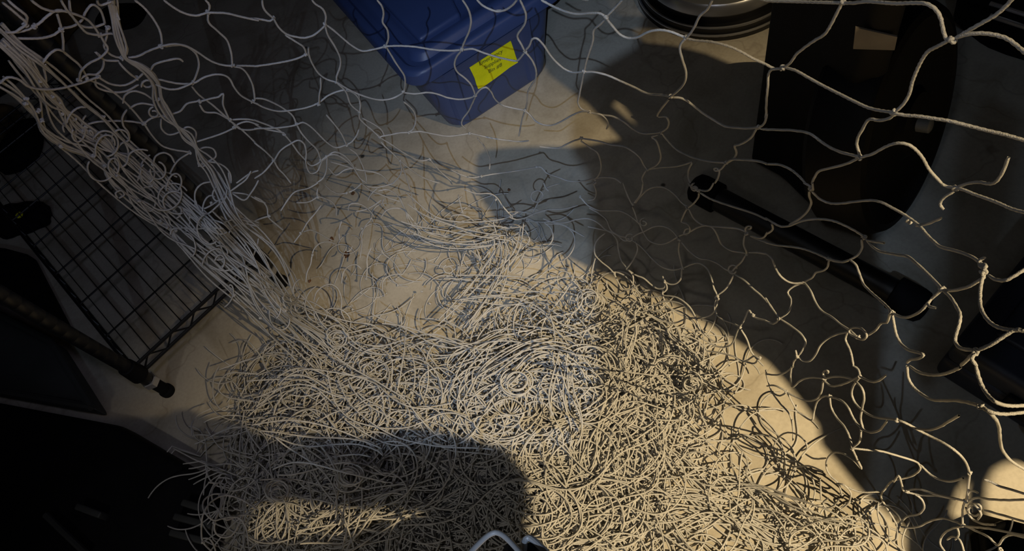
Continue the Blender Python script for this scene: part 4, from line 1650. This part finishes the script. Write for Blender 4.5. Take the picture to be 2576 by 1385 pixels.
# ------------------------------------------------------------------ lamps, shadow masks and added fill lights
def lamp_fixture(name, label, pos, aim, colour, watts, size, spot, blend, mask_z, polys, wide=0):
    """a clamp lamp on a ceiling rod, with added unseen plates shaped to block its beam; polys are the unlit patches on the floor"""
    pos = np.asarray(pos, float)
    root = thing(name, label, 'lamp', tuple(pos))
    b = MB()
    b.tube([pos + EZ * .05, np.array([pos[0], pos[1], 3.999])], .006, 8)
    b.build('hanging_rod', M['lampm'], root)
    b = MB()
    d = np.asarray(aim, float) - pos
    d /= np.linalg.norm(d)
    a1 = np.cross(d, EZ)
    a1 /= np.linalg.norm(a1)
    a2 = np.cross(d, a1)
    ang = np.arange(24) * 2 * math.pi / 24
    q = [np.array([pos + d * s + (a1 * math.cos(x) + a2 * math.sin(x)) * r for x in ang]) for s, r in ((.01, .075), (-.03, .06), (-.06, .02), (-.08, .018))]
    b.loft(q, cap=False)
    b.build('reflector', M['lampm'], root)
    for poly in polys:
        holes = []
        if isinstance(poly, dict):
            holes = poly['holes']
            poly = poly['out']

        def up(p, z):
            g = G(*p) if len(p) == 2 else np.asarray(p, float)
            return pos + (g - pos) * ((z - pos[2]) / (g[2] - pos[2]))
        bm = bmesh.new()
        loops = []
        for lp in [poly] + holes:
            vs = [bm.verts.new(Vector(up(p, mask_z))) for p in lp]
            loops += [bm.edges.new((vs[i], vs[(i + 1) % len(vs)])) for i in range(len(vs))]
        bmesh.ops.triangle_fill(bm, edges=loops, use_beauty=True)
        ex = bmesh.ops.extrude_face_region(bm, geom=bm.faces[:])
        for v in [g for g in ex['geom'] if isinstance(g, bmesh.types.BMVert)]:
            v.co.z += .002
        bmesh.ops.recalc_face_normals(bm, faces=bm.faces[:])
        me = bpy.data.meshes.new('shadow_mask')  # added mask, outline projected from an unlit floor patch
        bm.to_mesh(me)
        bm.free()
        link('shadow_mask', me, M['lampm'], root, smooth=False)
    ld = bpy.data.lights.new(name + '_bulb', 'SPOT')
    ld.energy = watts
    ld.color = colour
    ld.shadow_soft_size = size
    ld.spot_size = math.radians(spot)
    ld.spot_blend = blend
    if wide:
        l2 = ld.copy()
        l2.energy = wide
        l2.spot_size = math.radians(86)
        l2.spot_blend = .8
        o2 = bpy.data.objects.new(name + '_spill', l2)
        COL.objects.link(o2)
        o2.location = pos
        o2.rotation_euler = Vector(d).to_track_quat('-Z', 'Y').to_euler()
    lo = bpy.data.objects.new(name + '_bulb', ld)
    COL.objects.link(lo)
    lo.location = pos
    lo.rotation_euler = Vector(d).to_track_quat('-Z', 'Y').to_euler()
    return root


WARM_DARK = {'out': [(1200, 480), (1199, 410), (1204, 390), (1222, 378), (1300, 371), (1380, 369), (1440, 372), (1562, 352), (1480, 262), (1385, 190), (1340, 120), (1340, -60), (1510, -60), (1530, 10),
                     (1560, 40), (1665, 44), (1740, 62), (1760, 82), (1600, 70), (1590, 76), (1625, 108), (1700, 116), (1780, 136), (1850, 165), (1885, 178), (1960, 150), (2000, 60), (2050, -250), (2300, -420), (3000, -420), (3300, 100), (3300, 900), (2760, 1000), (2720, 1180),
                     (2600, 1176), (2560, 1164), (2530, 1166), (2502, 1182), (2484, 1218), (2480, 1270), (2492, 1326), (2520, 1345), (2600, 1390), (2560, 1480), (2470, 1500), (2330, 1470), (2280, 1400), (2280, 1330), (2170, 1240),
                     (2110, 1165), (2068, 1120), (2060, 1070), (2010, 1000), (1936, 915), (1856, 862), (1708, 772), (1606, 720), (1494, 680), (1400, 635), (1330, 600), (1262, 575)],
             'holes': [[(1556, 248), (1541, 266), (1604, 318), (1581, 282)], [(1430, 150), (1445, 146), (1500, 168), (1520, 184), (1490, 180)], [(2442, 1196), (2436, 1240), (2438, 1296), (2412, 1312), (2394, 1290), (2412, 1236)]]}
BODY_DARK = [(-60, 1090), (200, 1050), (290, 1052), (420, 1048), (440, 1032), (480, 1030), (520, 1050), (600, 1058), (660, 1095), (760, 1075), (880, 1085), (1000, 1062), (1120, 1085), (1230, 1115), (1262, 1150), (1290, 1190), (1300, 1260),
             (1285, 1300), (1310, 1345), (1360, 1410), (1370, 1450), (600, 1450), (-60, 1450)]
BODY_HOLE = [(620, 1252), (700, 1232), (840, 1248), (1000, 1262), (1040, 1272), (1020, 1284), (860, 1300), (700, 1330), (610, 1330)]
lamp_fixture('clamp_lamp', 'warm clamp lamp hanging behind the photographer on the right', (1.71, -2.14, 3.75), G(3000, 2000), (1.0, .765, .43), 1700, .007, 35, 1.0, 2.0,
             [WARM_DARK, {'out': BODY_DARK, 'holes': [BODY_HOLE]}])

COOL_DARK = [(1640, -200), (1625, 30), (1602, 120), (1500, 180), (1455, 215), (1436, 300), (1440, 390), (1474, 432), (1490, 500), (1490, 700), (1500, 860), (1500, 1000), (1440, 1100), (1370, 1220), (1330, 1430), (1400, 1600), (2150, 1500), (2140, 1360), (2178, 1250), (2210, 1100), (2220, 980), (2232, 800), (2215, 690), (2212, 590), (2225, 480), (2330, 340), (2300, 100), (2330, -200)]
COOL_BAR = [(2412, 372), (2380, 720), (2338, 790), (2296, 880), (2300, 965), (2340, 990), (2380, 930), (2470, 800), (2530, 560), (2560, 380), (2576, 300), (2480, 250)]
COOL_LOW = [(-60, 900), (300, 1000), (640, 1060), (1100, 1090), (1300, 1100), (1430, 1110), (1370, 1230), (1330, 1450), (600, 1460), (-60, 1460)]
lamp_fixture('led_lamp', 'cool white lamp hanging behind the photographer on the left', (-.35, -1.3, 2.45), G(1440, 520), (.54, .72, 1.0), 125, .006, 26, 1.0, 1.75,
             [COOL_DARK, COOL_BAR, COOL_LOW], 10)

w = bpy.data.worlds.new('night')
scene.world = w
w.use_nodes = True
w.node_tree.nodes['Background'].inputs['Color'].default_value = (.75, .85, 1.0, 1)
w.node_tree.nodes['Background'].inputs['Strength'].default_value = 0.0
# added soft fill for the ambient level, no fixture behind it
la = bpy.data.lights.new('ambient_fill', 'AREA')
la.shape = 'RECTANGLE'
la.size, la.size_y = .35, .25
la.energy = 1.1
la.color = (.84, .93, 1.0)
lo = bpy.data.objects.new('ambient_fill', la)
COL.objects.link(lo)
lo.location = (-.5, -.7, 3.4)
lo.rotation_euler = (math.radians(-20), 0, 0)

# added cool fill just above the camera, tints the left net cords
lc = bpy.data.lights.new('net_fill', 'SPOT')
lc.shadow_soft_size = .04
lc.spot_size = math.radians(84)
lc.spot_blend = .8
lc.energy = 4.5
lc.color = (.72, .72, 1.0)
lo = bpy.data.objects.new('net_fill', lc)
COL.objects.link(lo)
lo.location = (-.10, .20, 1.30)
lo.rotation_euler = (Vector((-.32, .80, .72)) - lo.location).to_track_quat('-Z', 'Y').to_euler()

lp = bpy.data.lights.new('front_fill', 'SPOT')  # added fill for the dark floor and the right cords
lp.shadow_soft_size = .05
lp.spot_size = math.radians(88)
lp.spot_blend = .9
lp.energy = 2.3
lp.color = (.84, .88, 1.0)
lo = bpy.data.objects.new('front_fill', lp)
COL.objects.link(lo)
lo.location = (-.02, .12, 1.30)
lo.rotation_euler = (Vector((.42, .88, .42)) - lo.location).to_track_quat('-Z', 'Y').to_euler()

ls = bpy.data.lights.new('heap_fill', 'SPOT')  # added warm fill for the shaded side of the heap
ls.shadow_soft_size = .05
ls.spot_size = math.radians(30)
ls.spot_blend = 1.0
ls.energy = 32
ls.color = (1.0, .95, .88)
lo = bpy.data.objects.new('heap_fill', ls)
COL.objects.link(lo)
lo.location = (-1.3, -1.1, 2.4)
lo.rotation_euler = (Vector(G(1000, 1230)) - lo.location).to_track_quat('-Z', 'Y').to_euler()

scene.view_settings.view_transform = 'Standard'
scene.view_settings.look = 'None'
scene.view_settings.gamma = 1.0
scene.view_settings.use_curve_mapping = False
scene.view_settings.exposure = 0.0
